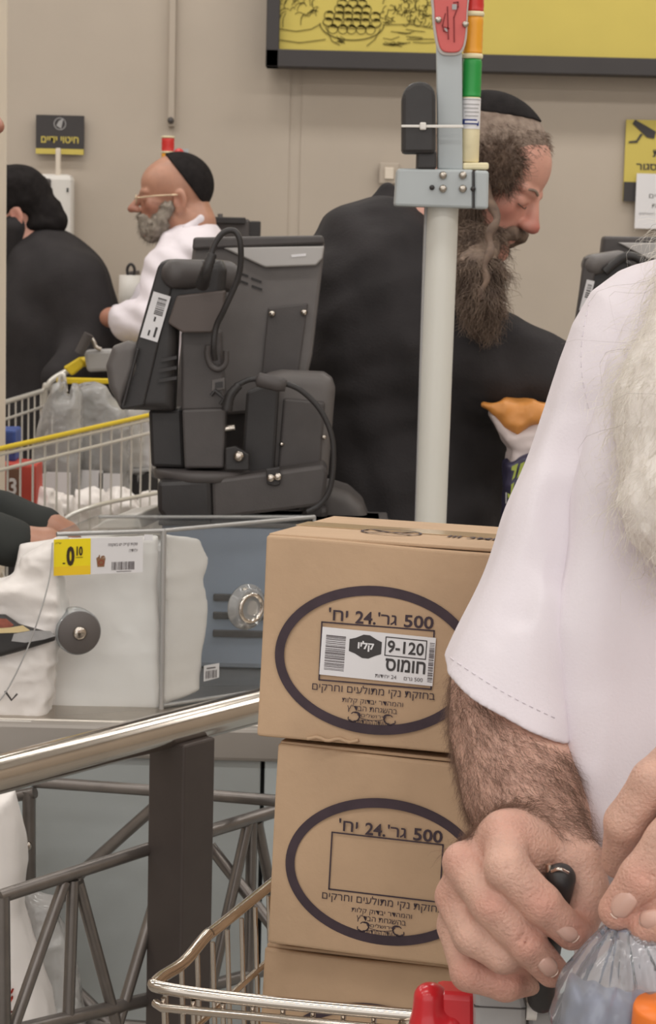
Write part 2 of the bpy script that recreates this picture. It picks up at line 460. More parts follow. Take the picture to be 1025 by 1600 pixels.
VELV = mat('black_velvet', (38, 35, 35), .95, var=.2, vscale=60, bump=.3, bscale=400, spec=.15)
SHIRT = mat('white_cotton', (230, 222, 228), .8, var=.012, vscale=10, bump=.12, bscale=420, sss=.0)
SKIN = mat('skin_ruddy', (208, 166, 148), .5, var=.10, vscale=60, bump=.55, bscale=420, tone=(196, 122, 106), sss=.12)
SKIN2 = mat('skin_tan', (186, 138, 116), .42, var=.09, vscale=30, tone=(160, 100, 84), sss=.08)
SKIN3 = mat('skin_pale_red', (214, 160, 142), .5, var=.07, vscale=30, tone=(190, 110, 98), sss=.1)
LIPS = mat('lips', (168, 104, 96), .45)
HAIRB = mat('brown_hair', (84, 66, 56), .7, col2=(122, 100, 84), vscale=40)
HAIRG = mat('grey_brown_hair', (126, 108, 96), .8, col2=(160, 142, 128), vscale=70, bump=.6, bscale=300)
HAIRW = mat('grey_beard_hair', (128, 118, 108), .85, col2=(172, 162, 150), vscale=50, bump=.8, bscale=150)
CREAMH = mat('cream_white_hair', (240, 233, 224), .7, col2=(226, 218, 206), vscale=60)
ARMH = mat('arm_hair', (118, 90, 74), .6)
SIGNY = mat('sign_yellow', (206, 187, 92), .6, var=.02)
SIGNK = mat('sign_black', (60, 56, 56), .6, var=.04)
TROUS = mat('dark_trousers', (50, 48, 52), .9, var=.1)
LEATH = mat('black_shoe_leather', (36, 33, 32), .4)
# ================================================================ the room
def struct(o): o['kind'] = 'structure'; return o
WY = 7.2
struct(MB().box((0, 3, -.05), (9, 13, .1)).build('floor', FLOOR))
struct(MB().box((0, 3, 3.75), (9, 13, .1)).build('ceiling', CEIL))
# ceiling lamp housings
for y in (-1.6, .4, 2.6, 4.7, 6.1):
    for x in (-3.0, -.9, 1.2, 3.3):
        pass
seam = P(461, 220, WY); sx = seam.x
wl = struct(MB().box(((-4.5+sx-.02)/2, WY+.1, 1.85), (4.5+sx-.02, .2, 3.7)).build('wall_back', WALL))
struct(MB().box(((sx+.02+4.5)/2, WY+.1, 1.85), (4.5-sx-.02, .2, 3.7)).build('wall_back', WALL))
struct(MB().box((sx, WY+.104, 1.85), (.045, .2, 3.7)).build('trim_1', WALL))
struct(MB().box((-4.55, 3, 1.85), (.1, 13, 3.7)).build('wall_left', WALL))
struct(MB().box((4.55, 3, 1.85), (.1, 13, 3.7)).build('wall_right', WALL))
cx = P(12, 0, 4.84).x
struct(MB().box((cx-.12, 4.72, 1.85), (.24, .24, 3.7), .006).build('trim_2', CREAM))
# cable trunking down the wall
a, b = P(271, -60, WY-.02), P(267, 198, WY-.02)
t = thing('cable_trunking', 'narrow wall coloured cable trunking running down above the bald man', 'trunking', (a.x, WY, b.z))
MB().box((a.x, WY-.014, (b.z+3.7)/2), (.022, .026, 3.7-b.z), .003).build('channel', mat('trunking_paint', (182, 170, 156), .8), t)
MB().lathe([(.011, 0), (.011, .012), (.006, .02)], (a.x, WY-.03, b.z+.02), (0, -1, 0), 10).build('cable_outlet', DGP, t)
# ---------------------------------------------------------------- hand sanitising sign
def framepx(x0, y0, x1, y1, Y):
    """upright frame on a wall, origin at the centre of the pixel box; returns M, w, h"""
    c = P((x0+x1)/2, (y0+y1)/2, Y); w_ = (P(x1, (y0+y1)/2, Y)-P(x0, (y0+y1)/2, Y)).length; h_ = (P((x0+x1)/2, y0, Y)-P((x0+x1)/2, y1, Y)).length
    return frame(c, (1, 0, 0), (0, 0, 1)), w_, h_
M, W_, H_ = framepx(56, 180, 131, 241, WY-.03)
t = thing('wall_sign', 'small black sign with yellow Hebrew words and a yellow bottom stripe', 'sign', M.translation)
MB().box(M.translation+Vector((0, .008, 0)), (W_, .014, H_), .001).build('board', SIGNK, t)
flat(M, [rect(-W_/2, -H_/2, W_/2, -H_/2+H_*.14)], SIGNY, 'stripe', t, .0)
flat(M, ring2(0, H_*.28, H_*.16, H_*.16, H_*.14, H_*.14, 30)+[[(-.004, .045), (.012, .055), (.004, .02), (-.012, .03)]], LGP, 'emblem', t, .0006)
write(heb('חיטוי ידיים'), M, 0, -H_*.13, W_*.78, H_*.17, SIGNY, t, off=.02)
# sanitiser dispenser
M, W_, H_ = framepx(57, 272, 112, 374, WY-.09)
t = thing('soap_dispenser', 'white hand sanitiser dispenser with a dark window on the back wall', 'dispenser', M.translation)
c = M.translation
MB().box(c+Vector((0, .045, 0)), (W_, .09, H_), .018).build('housing', WHITEP, t)
MB().box(c+Vector((-W_*.22, .0, H_*.28)), (W_*.26, .012, H_*.3), .005).build('level_window', DGP, t)
MB().box(c+Vector((W_*.38, .0, H_*.26)), (.006, .006, .014), .001).build('lock', BLK, t)
MB().box(c+Vector((0.01, .02, H_*.62)), (.016, .02, .12), .003).build('bracket', CREAM, t)
# paper towel roll and tap on the wall
M, W_, H_ = framepx(186, 430, 222, 492, 7.0)
c = M.translation; t = thing('paper_towel_roll', 'white paper towel roll hanging on the wall behind the bald man', 'towel roll', c)
MB().lathe([(.02, -H_/2), (W_/2, -H_/2), (W_/2+.002, 0), (W_/2, H_/2), (.02, H_/2)], c, (0, 0, 1), 24).build('roll', WHITEP, t)
MB().tube(crom([c+Vector((-.006, 0, H_/2-.02)), c+Vector((-.012, 0, H_/2+.02)), c+Vector((0, 0, H_/2+.036)), c+Vector((.012, 0, H_/2+.02)), c+Vector((.006, 0, H_/2-.02))], 5), .005).build('hanging_loop', BLK, t)
MB().box((c.x, WY-.06, c.z+H_/2+.005), (.02, .2, .012), .002).build('wall_bracket', DGP, t)
p = P(165, 455, 7.1); t = thing('wall_hook', 'small metal hook on the wall left of the towel roll', 'hook', p)
MB().tube(crom([p+Vector((0, .08, .03)), p+Vector((0, 0, .03)), p+Vector((0, -.02, -.01)), p+Vector((.01, -.01, -.06))], 5), .007).build('hook', STEEL, t)
# ---------------------------------------------------------------- yellow billboard
BY = WY-.12
LB = P(415, 104, BY); RB = P(1400, 108, BY); yl = P(436, 77, BY)
w_ = 2.6; h_ = 1.0
t = thing('banner_sign', 'large yellow banner in a black frame with a drawn fruit bowl', 'banner', (LB.x+w_/2, BY, LB.z+h_/2))
bx = LB.x; bz = LB.z; fw = yl.x-bx; fz = yl.z-bz
for nm, cc, dd in (('frame_bar', (bx+w_/2, BY+.04, bz+fz/2), (w_, .1, fz)), ('frame_bar', (bx+fw/2, BY+.04, bz+h_/2), (fw, .1, h_-.0)),
                   ('frame_bar', (bx+w_/2, BY+.04, bz+h_-fz/2), (w_, .1, fz)), ('frame_bar', (bx+w_-fw/2, BY+.04, bz+h_/2), (fw, .1, h_))):
    MB().box(cc, dd, .003).build(nm, SIGNK, t)
MB().box((bx+w_/2, BY+.05, bz+h_/2), (w_-fw, .05, h_-fz)).build('panel', SIGNY, t)
M = frame(P(560, 40, BY+.024), (1, 0, 0), (0, 0, 1)); u = BY/FPX   # u: metres per picture pixel at the banner
rd = random.Random(3); q = []
def arc(cx, cy, rx, ry, a0, a1, n=14, wd=1.3): 
    return strip([((cx+rx*math.cos(a0+(a1-a0)*i/n))*u, (cy+ry*math.sin(a0+(a1-a0)*i/n))*u) for i in range(n+1)], wd*u)
q += arc(-10, 2, 49, 24, math.pi, 2*math.pi, 24, 1.6); q += arc(-10, 4, 45, 9, math.pi, 2*math.pi, 24, 1.0)
for row, (yy, n) in enumerate(((-6, 5), (4, 6), (14, 6), (24, 4), (33, 3))):
    for i in range(n):
        xx = -10+(i-(n-1)/2)*14+rd.uniform(-2, 2)
        q += arc(xx, yy, 7.5, 7, 0, 6.28, 14, 1.1); q += arc(xx+1, yy+3, 4, 3, .3, 2.6, 6, 2.6)
q += strip([(-50*u, -4*u), (-40*u, -24*u), (-28*u, -30*u)], 1.3*u)+strip([(34*u, -4*u), (26*u, -20*u), (14*u, -30*u)], 1.3*u)
for i in range(9): 
    x0 = -36+rd.uniform(0, 10); q += strip([(x0*u, (-16-rd.uniform(0, 10))*u), ((x0+8)*u, (-20-rd.uniform(0, 8))*u)], 1.0*u)
for i in range(34):                                             # leaves at the left, above the shelf line
    x0 = rd.uniform(-118, -58); y0 = rd.uniform(0, 36); a = rd.uniform(.6, 2.2)
    q += arc(x0, y0, rd.uniform(5, 12), rd.uniform(8, 16), a, a+1.6, 7, 1.0)
for i in range(70):                                             # leafy bunches at the right
    x0 = rd.uniform(34, 116); y0 = rd.uniform(6, 40); a = rd.uniform(0, 5)
    q += arc(x0, y0, rd.uniform(3, 8), rd.uniform(4, 10), a, a+1.8, 6, 1.1)
q += strip([(-120*u, -8*u), (-95*u, -11*u), (-72*u, -7*u), (-60*u, 0)], 1.3*u)+strip([(-122*u, -24*u), (-90*u, -28*u), (-50*u, -22*u)], 1.3*u)
for i in range(16):
    x0 = rd.uniform(36, 90); y0 = rd.uniform(-28, -3); L_ = rd.uniform(14, 40)
    q += strip([(x0*u, y0*u), ((x0+L_*.5)*u, (y0+rd.uniform(-2, 1))*u), ((x0+L_)*u, (y0+rd.uniform(-3, 3))*u)], 1.1*u)
q += strip([(38*u, 2*u), (80*u, 4*u), (118*u, -2*u)], 1.2*u)
flat(M, q, mat('sign_olive_line', (104, 92, 32), .7), 'fruit_drawing', t, .002)
# ---------------------------------------------------------------- camera notice and paper at right
M, W_, H_ = framepx(976, 188, 1070, 316, WY-.02)
t = thing('warning_sign', 'yellow notice with a surveillance camera picture and Hebrew words at the right', 'sign', M.translation)
MB().box(M.translation+Vector((0, .006, 0)), (W_, .01, H_), .001).build('board', SIGNY, t)
flat(M, [rect(-W_/2, -H_/2, W_/2, -H_/2+H_*.24)], SIGNK, 'black_band', t, .0018)
v = WY/FPX
cam2 = [[(-.080, .122), (-.072, .136), (0, .098), (-.006, .074), (-.03, .078)], [(-.052, .09), (-.044, .088), (-.058, .066), (-.066, .066)], [(-.09, .064), (-.06, .068), (-.06, .060), (-.09, .058)]]
flat(M, cam2, SIGNK, 'camera_picture', t, .0018)
write(heb('כת'), M, 10/1*v*1.0-.005, 12*v, 22*v, 11*v, SIGNK, t, off=.02)
write(heb('סגור'), M, -12*v+.0, -9*v, 32*v, 10*v, SIGNK, t, off=.02)
M, W_, H_ = framepx(993, 272, 1075, 358, WY-.035)
t = thing('paper_notice', 'white paper sheet stuck over the yellow notice at the right', 'paper', M.translation)
MB().box(M.translation, (W_, .003, H_), .0005).build('sheet', PAPER, t)
write(heb('ים'), M, -15*v, 8*v, 10*v, 6*v, SIGNK, t, lift=.002); write('ת', M, -12*v, -7*v, 6*v, 6*v, SIGNK, t, lift=.002)
write(heb('המצולמים'), M, -22*v, -19*v, 24*v, 4*v, SIGNK, t, lift=.002)
# small pale switch box near the big man's collar
M, W_, H_ = framepx(594, 256, 622, 286, WY-.02)
t = thing('wall_switch', 'pale square switch plate low on the wall beside the grey pole box', 'switch', M.translation)
MB().box(M.translation, (W_*1.1, .02, H_*1.1), .004).build('plate', WALL, t)
MB().box(M.translation+Vector((0, -.012, 0)), (W_*.5, .01, H_*.6), .002).build('rocker', CREAM, t)
# ================================================================ checkout lane far at the back
def tower(base, r, segs, t):
    """stack of coloured lamps; segs = (height, material, name)"""
    z = 0
    for hh, m, nm in segs:
        rr = r*(1.0 if nm != 'collar' else 1.07)
        prof = [(rr*.9, z), (rr, z+.002)]
        if nm.endswith('lens'):
            k = max(4, int(hh/.006)); 
            for i in range(k): prof += [(rr*(1 if i % 2 else .965), z+.003+(hh-.006)*i/(k-1))]
        else: prof += [(rr, z+hh-.002)]
        prof += [(rr*.9, z+hh)]
        MB().lathe(prof, base+Vector((0, 0, z)) - Vector((0, 0, z)), (0, 0, 1), 20).build(nm, m, t); z += hh
LR = mat('red_lens', (206, 52, 48), .3); LO = mat('orange_lens', (236, 162, 44), .3); LG = mat('green_lens', (38, 150, 66), .35); LC = mat('ivory_plastic', (232, 220, 182), .45)
Yb = 6.75
b = P(262, 258, Yb); s = Yb/FPX
t = thing('signal_tower', 'red and orange signal lamp on a far till pole above the bald man', 'signal lamp', (b.x, Yb, 0))
tower(b, 10*s, [(18*s, LO, 'orange_lens'), (3*s, LC, 'collar'), (20*s, LR, 'red_lens'), (3*s, LC, 'collar')], t)
MB().tube([(b.x, Yb, b.z), (b.x, Yb, 0)], .018, 12).build('pole', GREYM, t)
pp = P(280, 240, Yb); MB().box((b.x+.04, Yb, pp.z), (.05, .01, .03)).build('sign_arm', GREYM, t)
MB().lathe([(.0, -.004), (7*s, -.004), (8*s, 0), (7*s, .004), (0, .004)], (pp.x, Yb-.012, pp.z), (0, -1, 0), 20).build('number_plate', LR, t)
p0 = P(357, 352, 6.6); s = 6.6/FPX
t = thing('till_monitor', 'dark back of a far monitor seen beside the bald man', 'monitor', (p0.x, 6.6, .9))
MB().box((p0.x, 6.6, p0.z-.13), (66*s, .05, .3), .008).build('screen_housing', DGP, t)
MB().box((p0.x-.01, 6.57, p0.z+.015), (64*s, .02, .02), .003).build('top_bar', BLK, t)
MB().box((p0.x+.08, 6.6, p0.z-.01), (.04, .03, .05), .004).build('side_clip', BLK, t)
MB().tube([P(344, 334, 6.6), P(345, 348, 6.6)], .008).build('antenna', MGP, t)
MB().box((p0.x, 6.6, (p0.z-.28)/2), (.06, .06, p0.z-.28), .004).build('stand', DGP, t)
# ================================================================ desk of the near lane
CY = 3.03; CZ = .768
t = thing('checkout_counter', 'grey panelled checkout counter with a steel edge behind the railing', 'counter', (.15, CY+.3, 0))
for x0, x1, m in ((-.6, P(50, 1300, CY).x, COUNT2), (P(52, 1300, CY).x, P(240, 1300, CY).x, COUNT), (P(242, 1300, CY).x, P(407, 1300, CY).x, COUNT), (P(409, 1300, CY).x, .9, COUNT2)):
    MB().box(((x0+x1)/2, CY+.02, (CZ-.05)/2), (x1-x0-.004, .03, CZ-.056), .003).build('panel', m, t)
MB().box((.15, CY+.31, CZ/2-.03), (1.49, .54, CZ-.09)).build('carcass', mat('counter_core', (96, 98, 100), .6), t)
MB().box((.15, CY+.005, CZ-.028), (1.5, .03, .05), .006).build('edge_trim', mat('edge_steel', (164, 157, 150), .45, .3, var=.05), t)
MB().box((.15, CY+.3, CZ-.006), (1.5, .58, .012), .003).build('worktop', STEEL, t)
# console that carries the till
x0, x1 = P(262, 830, 3.55).x, P(600, 830, 3.55).x; zt = P(400, 806, 3.5).z
t = thing('till_console', 'blue grey raised console box on the counter behind the acrylic dispenser', 'console', ((x0+x1)/2, 3.5, CZ))
MB().box(((x0+x1)/2, 3.5, (CZ+zt)/2), (x1-x0, .16, zt-CZ), .01).build('housing', mat('console_blue_grey', (150, 158, 174), .5, var=.06, vscale=5), t)
MB().box(((x0+x1)/2, 3.5, zt-.004), (x1-x0+.01, .17, .008), .002).build('top_plate', MGP, t)
for i in range(3): MB().box((P(375, 1000, 3.42).x, 3.418, CZ+.06+.03*i), (.09, .006, .012), .002).build('vent_slot', DGP, t)
# ================================================================ till hardware
YT = 3.48
def pp_(*a, Y=YT): return [P(x, y, Y) for x, y in a]
def rnd_(*p):
    n = len(p); q = [Vector((x, y, 0)) for x, y in p]; out = []
    for i in range(n):
        a, b, c, d = q[i-1], q[i], q[(i+1) % n], q[(i+2) % n]
        for k in range(4):
            t = k/4; v = .5*((2*b)+(c-a)*t+(2*a-5*b+4*c-d)*t*t+(3*b-a-3*c+d)*t**3); out.append((v.x, v.y))
    return out
def slab(pts, Y, dy, bev=.004, skew=(0, 0)): return MB().prism([P(x, y, Y) for x, y in pts], (skew[0], dy, skew[1]), bev)
# big monitor seen from behind
t = thing('till_monitor', 'large grey back of the till touch monitor with a silver top band', 'monitor', P(420, 600, YT+.15))
Ym = YT+.12
slab([(303, 372), (504, 368), (508, 384), (488, 556), (468, 640), (340, 650), (270, 640)], Ym, .03, .006).build('back_shell', MGP, t)
slab([(345, 386), (507, 384), (504, 404), (494, 415), (414, 418)], Ym-.012, .014, .003).build('silver_band', mat('silver_plastic', (178, 174, 171), .4, .2), t)
slab([(302, 371), (504, 368), (508, 381), (300, 390)], Ym-.014, .05, .004).build('top_bezel', DGP, t)
slab([(419, 481), (481, 474), (466, 582), (409, 584)], Ym-.007, .008, .002).build('service_cover', DGP, t)
for x, y in ((425, 490), (475, 488)): MB().lathe([(.006, 0), (.006, .004), (.003, .007)], P(x, y, Ym-.008), (0, -1, 0), 12).build('screw', CHROME, t)
for i, (x, y) in enumerate(((350, 418), (372, 424), (393, 433), (350, 428), (372, 436), (394, 445))):
    slab([(x, y), (x+16, y+6), (x+15, y+9), (x-1, y+3)], Ym-.002, .006, 0).build('vent_slot', BLK, t)
slab([(455, 398), (478, 396), (478, 400), (456, 402)], Ym-.013, .002, 0).build('sticker', PAPER, t)
slab([(330, 600), (470, 600), (470, 800), (330, 800)], Ym+.03, .05, .01).build('neck', DGP, t)
# card reader housing right behind
t = thing('card_terminal', 'dark grey rounded terminal housing under the big monitor', 'terminal', P(465, 740, YT))
ops = [poly([P(x, y, YT+.03) for x, y in ((404, 592), (420, 582), (440, 578), (506, 581), (519, 590), (524, 606), (513, 742), (404, 742))], .035, .02)]
blob('housing', ops, .004, MGP, t)
slab([(385, 612), (437, 592), (428, 742), (376, 742)], YT-.03, .03, .005).build('front_case', BLK, t)
slab([(443, 622), (508, 628), (500, 735), (434, 735)], YT-.012, .01, .004).build('service_cover', DGP, t)
for x, y in ((440, 694), (506, 683)): MB().lathe([(.004, 0), (.004, .003), (.002, .005)], P(x, y, YT-.012), (0, -1, 0), 10).build('screw', CHROME, t)
# rounded hood low at the right
t = thing('scanner_hood', 'rounded grey plastic hood low beside the till arm', 'hood', P(540, 830, YT+.1))
blob('hood', [poly([P(x, y, YT+.12) for x, y in ((496, 860), (498, 758), (512, 752), (545, 762), (567, 782), (578, 812), (578, 860))], .07, .02)], .005, MGP, t)
slab([(470, 800), (512, 790), (512, 900), (470, 900)], YT+.03, .08, .01).build('side_wall', DGP, t)
# customer display
t = thing('customer_display', 'tilted black customer display with a white barcode sticker, left of the monitor', 'display', P(250, 640, YT-.05))
Yd = YT-.08
side = [(262, 409), (285, 408), (276, 440), (222, 628), (192, 641), (184, 636), (190, 620)]
slab([(250, 412), (262, 407), (269, 428), (268, 452), (225, 634), (190, 641), (185, 634), (246, 418)], Yd, .012, .003).build('bezel', BLK, t)
ops = [poly([P(x, y, Yd+.045) for x, y in ((252, 410), (262, 405), (348, 406), (356, 420), (352, 470), (330, 482), (280, 500), (274, 640), (196, 638))], .04, .016)]
blob('back_shell', ops, .0035, BLK, t)
ops = [cap(P(275, 428, Yd+.0), P(352, 432, Yd+.05), .024, .026)]
blob('top_roll', ops, .003, DGP, t)
slab([(276, 462), (352, 454), (348, 500), (330, 520), (285, 520), (262, 505)], Yd-.012, .03, .003).build('recess', mat('brown_grey_plastic', (88, 78, 74), .45), t)
for k in range(3): slab([(252-2*k, 560+16*k), (276, 556+16*k), (276, 561+16*k), (251-2*k, 566+16*k)], Yd-.003, .01, 0).build('hinge_clip', BLK, t)
a = P(252, 462, Yd-.004); b_ = P(232, 530, Yd-.004); ex = (a-b_).normalized()
M = frame((P(246, 458, Yd-.003)+P(240, 532, Yd-.003))/2, ex, Vector((-ex.z, 0, ex.x)))
L_ = (a-b_).length*1.05
mb = MB(); Wd = .0125*1.15
mb.prism([M @ Vector(c) for c in ((-L_/2, -Wd, 0), (L_/2, -Wd, 0), (L_/2, Wd, 0), (-L_/2, Wd, 0))], (0, -.0008, 0)).build('sticker', PAPER, t)
flat(M, barcode(L_*.05, -Wd*.7, L_*.42, Wd*.3, 13, 5), SIGNK, 'sticker_barcode', t, .0012)
flat(M, [rect(-L_*.42, -Wd*.6, -L_*.2, -Wd*.35), rect(-L_*.42, Wd*.1, -L_*.3, Wd*.3), rect(-L_*.1, -Wd*.1, L_*.0, Wd*.1)], SIGNK, 'sticker_print', t, .0012)
# round reader at its left
t = thing('magnetic_reader', 'rounded grey reader head at the lower left of the customer display', 'reader', P(190, 640, YT))
blob('head', [poly([P(x, y, Yd+.02) for x, y in ((178, 540), (200, 532), (216, 536), (216, 575), (190, 638), (172, 605), (167, 570))], .028, .014)], .003, MGP, t)
slab([(213, 545), (217, 545), (194, 634), (190, 634)], Yd-.014, .02, .001).build('swipe_slot', BLK, t)
# bracket column
t = thing('till_bracket', 'dark steel bracket column on a round plate and swing arm carrying the displays', 'bracket', P(320, 790, YT))
slab([(283, 520), (300, 498), (330, 508), (345, 520), (352, 640), (284, 642)], YT-.06, .06, .004).build('upper_column', DGP, t)
slab([(232, 640), (285, 640), (289, 732), (236, 730)], YT-.04, .07, .006).build('left_block', BLK, t)
slab([(284, 640), (352, 638), (350, 732), (288, 732)], YT-.065, .08, .004).build('lower_column', DGP, t)
for k in (0,): MB().tube([(P(300, 700, YT).x, YT, zt), P(300, 700, YT)], .03, 14).build('support_post', BLK, t)
q = P(318, 739, YT-.01); MB().lathe([(.078, -.008), (.082, -.006), (.082, .006), (.078, .009)], q, (0, 0, 1), 40).build('turning_plate', DGP, t)
slab([(245, 752), (330, 748), (332, 812), (258, 812), (246, 800)], YT-.09, .12, .008).build('arm_end', BLK, t)
slab([(330, 750), (506, 727), (512, 740), (506, 788), (490, 792), (332, 812)], YT-.085, .09, .006).build('swing_arm', DGP, t)
slab([(415, 733), (437, 730), (438, 757), (430, 760), (417, 757)], YT-.093, .01, .002).build('clamp', BLK, t)
for x, y in ((423, 747), (434, 745)): MB().lathe([(.0065, 0), (.0065, .004), (.003, .007)], P(x, y, YT-.094), (0, -1, 0), 12).build('bolt', CHROME, t)
slab([(352, 700), (368, 697), (389, 710), (389, 735), (352, 735)], YT-.07, .01, .002).build('hinge_plate', BLK, t)
MB().lathe([(.009, 0), (.009, .006), (.004, .01)], P(373, 713, YT-.072), (0, -1, 0), 12).build('hinge_bolt', CHROME, t)
MB().tube([P(348, 671, YT-.05), P(367, 668, YT-.05)], .006, 12).build('steel_pin', CHROME, t)
MB().tube([P(350, 628, YT-.05), P(362, 627, YT-.05)], .004, 12).build('steel_pin', CHROME, t)
lp = [(325, 540), (324, 556), (330, 572), (342, 577), (352, 568), (353, 548)]
MB().tube(crom(pp_(*lp, Y=YT-.07), 5), .005, 8).build('cable_hook', DGP, t)
slab([(331, 594), (351, 590), (351, 608), (331, 612)], YT-.063, .004, .001).build('cut_out_plate', MGP, t)
slab([(336, 598), (348, 596), (348, 605), (336, 607)], YT-.065, .003, 0).build('cut_out', BLK, t)
MB().tube(pp_((330, 618), (336, 610), (350, 622), (344, 632), Y=YT-.066), .003, 6).build('cable_tie', BLK, t)
# cables
Yc = YT-.14
t = thing('display_cable', 'thick black cable arching out of the top of the customer display', 'cable', P(322, 440, Yc))
pts = crom([P(x, y, Yc+d) for x, y, d in ((318, 445, .04), (323, 425, 0), (334, 385, 0), (350, 363, 0), (368, 362, .0), (376, 385, 0), (373, 430, .01), (352, 480, .02), (338, 510, .03), (334, 540, .03), (336, 562, .04))], 7)
MB().tube(pts, .0048, 10).build('cord', BLK, t)
pr = crom([P(316, 446, Yc+.03), P(322, 424, Yc), P(332, 396, Yc)], 8)
MB().tube(pr, .008, 10, rs=[.0105-.00022*i+(.0012 if i % 2 else 0) for i in range(len(pr))]).build('strain_relief', BLK, t)
t = thing('terminal_cable', 'black cable with a moulded plug looping round the terminal housing', 'cable', P(420, 600, Yc))
pts = crom([P(x, y, Yc+.04) for x, y in ((356, 640), (362, 612), (380, 597), (402, 592), (440, 598), (470, 610), (500, 640), (518, 680), (521, 725), (515, 765), (500, 788), (480, 800))], 7)
MB().tube(pts, .0045, 10).build('cord', BLK, t)
a, b_ = P(400, 592, Yc+.04), P(447, 603, Yc+.04)
MB().lathe([(.006, 0), (.012, .004), (.0125, (b_-a).length-.012), (.009, (b_-a).length)], a, b_-a, 14).build('plug', DGP, t)
pr = crom([P(354, 642, Yc+.04), P(360, 618, Yc+.04), P(374, 601, Yc+.04)], 6)
MB().tube(pr, .007, 8, rs=[.0085-.0002*i+(.001 if i % 2 else 0) for i in range(len(pr))]).build('strain_relief', BLK, t)
# ---------------------------------------------------------------- pole with number plate, lamp tower and speaker
YP = 3.3; s = YP/FPX
top = P(690, 322, YP); bot = P(676, 830, YP)
t = thing('light_pole', 'white round till pole with grey box and red number plate', 'pole', (bot.x, YP, CZ))
cxp = (top.x+bot.x)/2
MB().tube([(cxp-.004, YP, CZ), (cxp+.001, YP, top.z+.03)], 24.5*s, 28).build('white_tube', mat('pole_white', (216, 214, 206), .35, var=.015), t)
MB().tube([(cxp-25*s, YP-.002, CZ), (cxp-25*s, YP-.002, top.z)], .003, 6).build('edge_cable', LGP, t)
slab([(621, 263), (740, 265), (740, 326), (617, 322)], YP-.045, .09, .004).build('junction_box', GREYM, t)
slab([(741, 266), (764, 267), (763, 327), (741, 326)], YP-.045, .09, .004).build('end_cover', GREYM, t)
slab([(738, 267), (741, 267), (741, 325), (738, 325)], YP-.046, .09, 0).build('gap', BLK, t)
for x, y in ((692, 271), (723, 271), (692, 292), (723, 292)):
    MB().lathe([(.0058, 0), (.006, .003), (.003, .006)], P(x, y+3, YP-.046), (0, -1, 0), 14).build('rivet', STEEL, t)
for x, y in ((739, 295), (675, 293)): MB().lathe([(.004, 0), (.004, .002)], P(x, y, YP-.046), (0, -1, 0), 10).build('rivet_hole', BLK, t)
slab([(682, 60), (722, 60), (723, 266), (684, 264)], YP-.022, .02, .002).build('upright_bracket', GREYM, t)
slab(rnd_((676, -30), (730, -30), (731, 20), (729, 62), (721, 83), (703, 87), (686, 82), (678, 52), (675, 15)), YP-.026, .008, .002).build('plate_backing', mat('plate_edge', (196, 190, 186), .5), t)
slab(rnd_((681, -26), (727, -26), (729, 20), (726, 60), (719, 79), (703, 82), (689, 77), (682, 50), (679, 15)), YP-.03, .006, .002).build('number_plate', mat('plate_red', (206, 96, 92), .5, var=.04), t)
DR = mat('plate_dark_red', (134, 38, 40), .6)
M = frame(P(706, 34, YP-.0306), (1, 0, .02), (0, 0, 1)); 
dg = strip([(-7*s, 22*s), (-5*s, -26*s)], 2*s)+strip([(-10*s, 12*s), (-14*s, -6*s), (-12*s, -14*s), (-7*s, -16*s)], 1.8*s)+strip([(-12*s, -8*s), (-4*s, -10*s)], 1.8*s)
dg += strip([(2*s, 28*s), (9*s, 29*s), (9*s, 22*s), (3*s, 6*s), (4*s, -30*s)], 2*s)
flat(M, dg, DR, 'number', t, .0009)
flat(M, [rect(0*s, 18*s, 7*s, 26*s)]+strip([(-10*s, -10*s), (-6*s, -16*s)], 3*s), LGP, 'worn_patch', t, .0007)
for x, y in ((685, 31), (727, 38)): MB().lathe([(.005, 0), (.005, .004), (.003, .006)], P(x, y, YP-.03), (0, -1, 0), 12).build('plate_bolt', STEEL, t)
t2 = thing('signal_tower', 'tall signal lamp with red, orange and green lenses on the near pole box', 'signal lamp', P(744, 265, YP))
bs = P(738, 264, YP); 
slab([(723, 254), (764, 254), (764, 265), (723, 265)], YP-.02, .045, .003).build('base_plate', LC, t2)
bx2 = P(738, 160, YP).x
bb = Vector((bx2-.004*.5, YP, P(738, 254, YP).z))
def zp(y): return P(738, y, YP).z
tower(bb, 15*s, [(zp(152)-zp(254), LC, 'ivory_body'), (zp(92)-zp(152), LG, 'green_lens'), (zp(84)-zp(92), LC, 'collar'), (zp(26)-zp(84), LO, 'orange_lens'), (zp(18)-zp(26), LC, 'collar'), (zp(-40)-zp(18), LR, 'red_lens'), (.012, LC, 'cap')], t2)
def curved(o, r, ax0, rects, m, name, par, lift=.0006):
    mb = MB()
    for x0, z0, x1, z1 in rects:
        n = 8; vs = []
        for i in range(n+1):
            a = (x0+(x1-x0)*i/n)
            for z in (z0, z1): vs.append((o.x+(r+lift)*math.sin(a), o.y-(r+lift)*math.cos(a), o.z+z))
        mb.add(vs, [(2*i, 2*i+2, 2*i+3, 2*i+1) for i in range(n)], True)
    return mb.build(name, m, par)
zb = bb.z
curved(bb, 15*s, 0, [(-1.3, zp(202)-zb, 1.2, zp(154)-zb)], PAPER, 'maker_label', t2)
curved(bb, 15*s, 0, [(-1.1, zp(157)-zb, 1.0, zp(155.6)-zb)]+[(-.9+.1*i, zp(y+1.5)-zb, .85-.1*(i % 2), zp(y)-zb) for i, y in enumerate((163, 169, 175, 181))], LGP, 'label_print', t2, .0012)
curved(bb, 15*s, 0, [(-1.15+.25*i, zp(195-(0 if 0 < i < 7 else -2))-zb, -.9+.25*i, zp(187+(0 if 0 < i < 7 else 3))-zb) for i in range(8)], mat('logo_blue', (44, 62, 128), .5), 'label_emblem', t2, .0014)
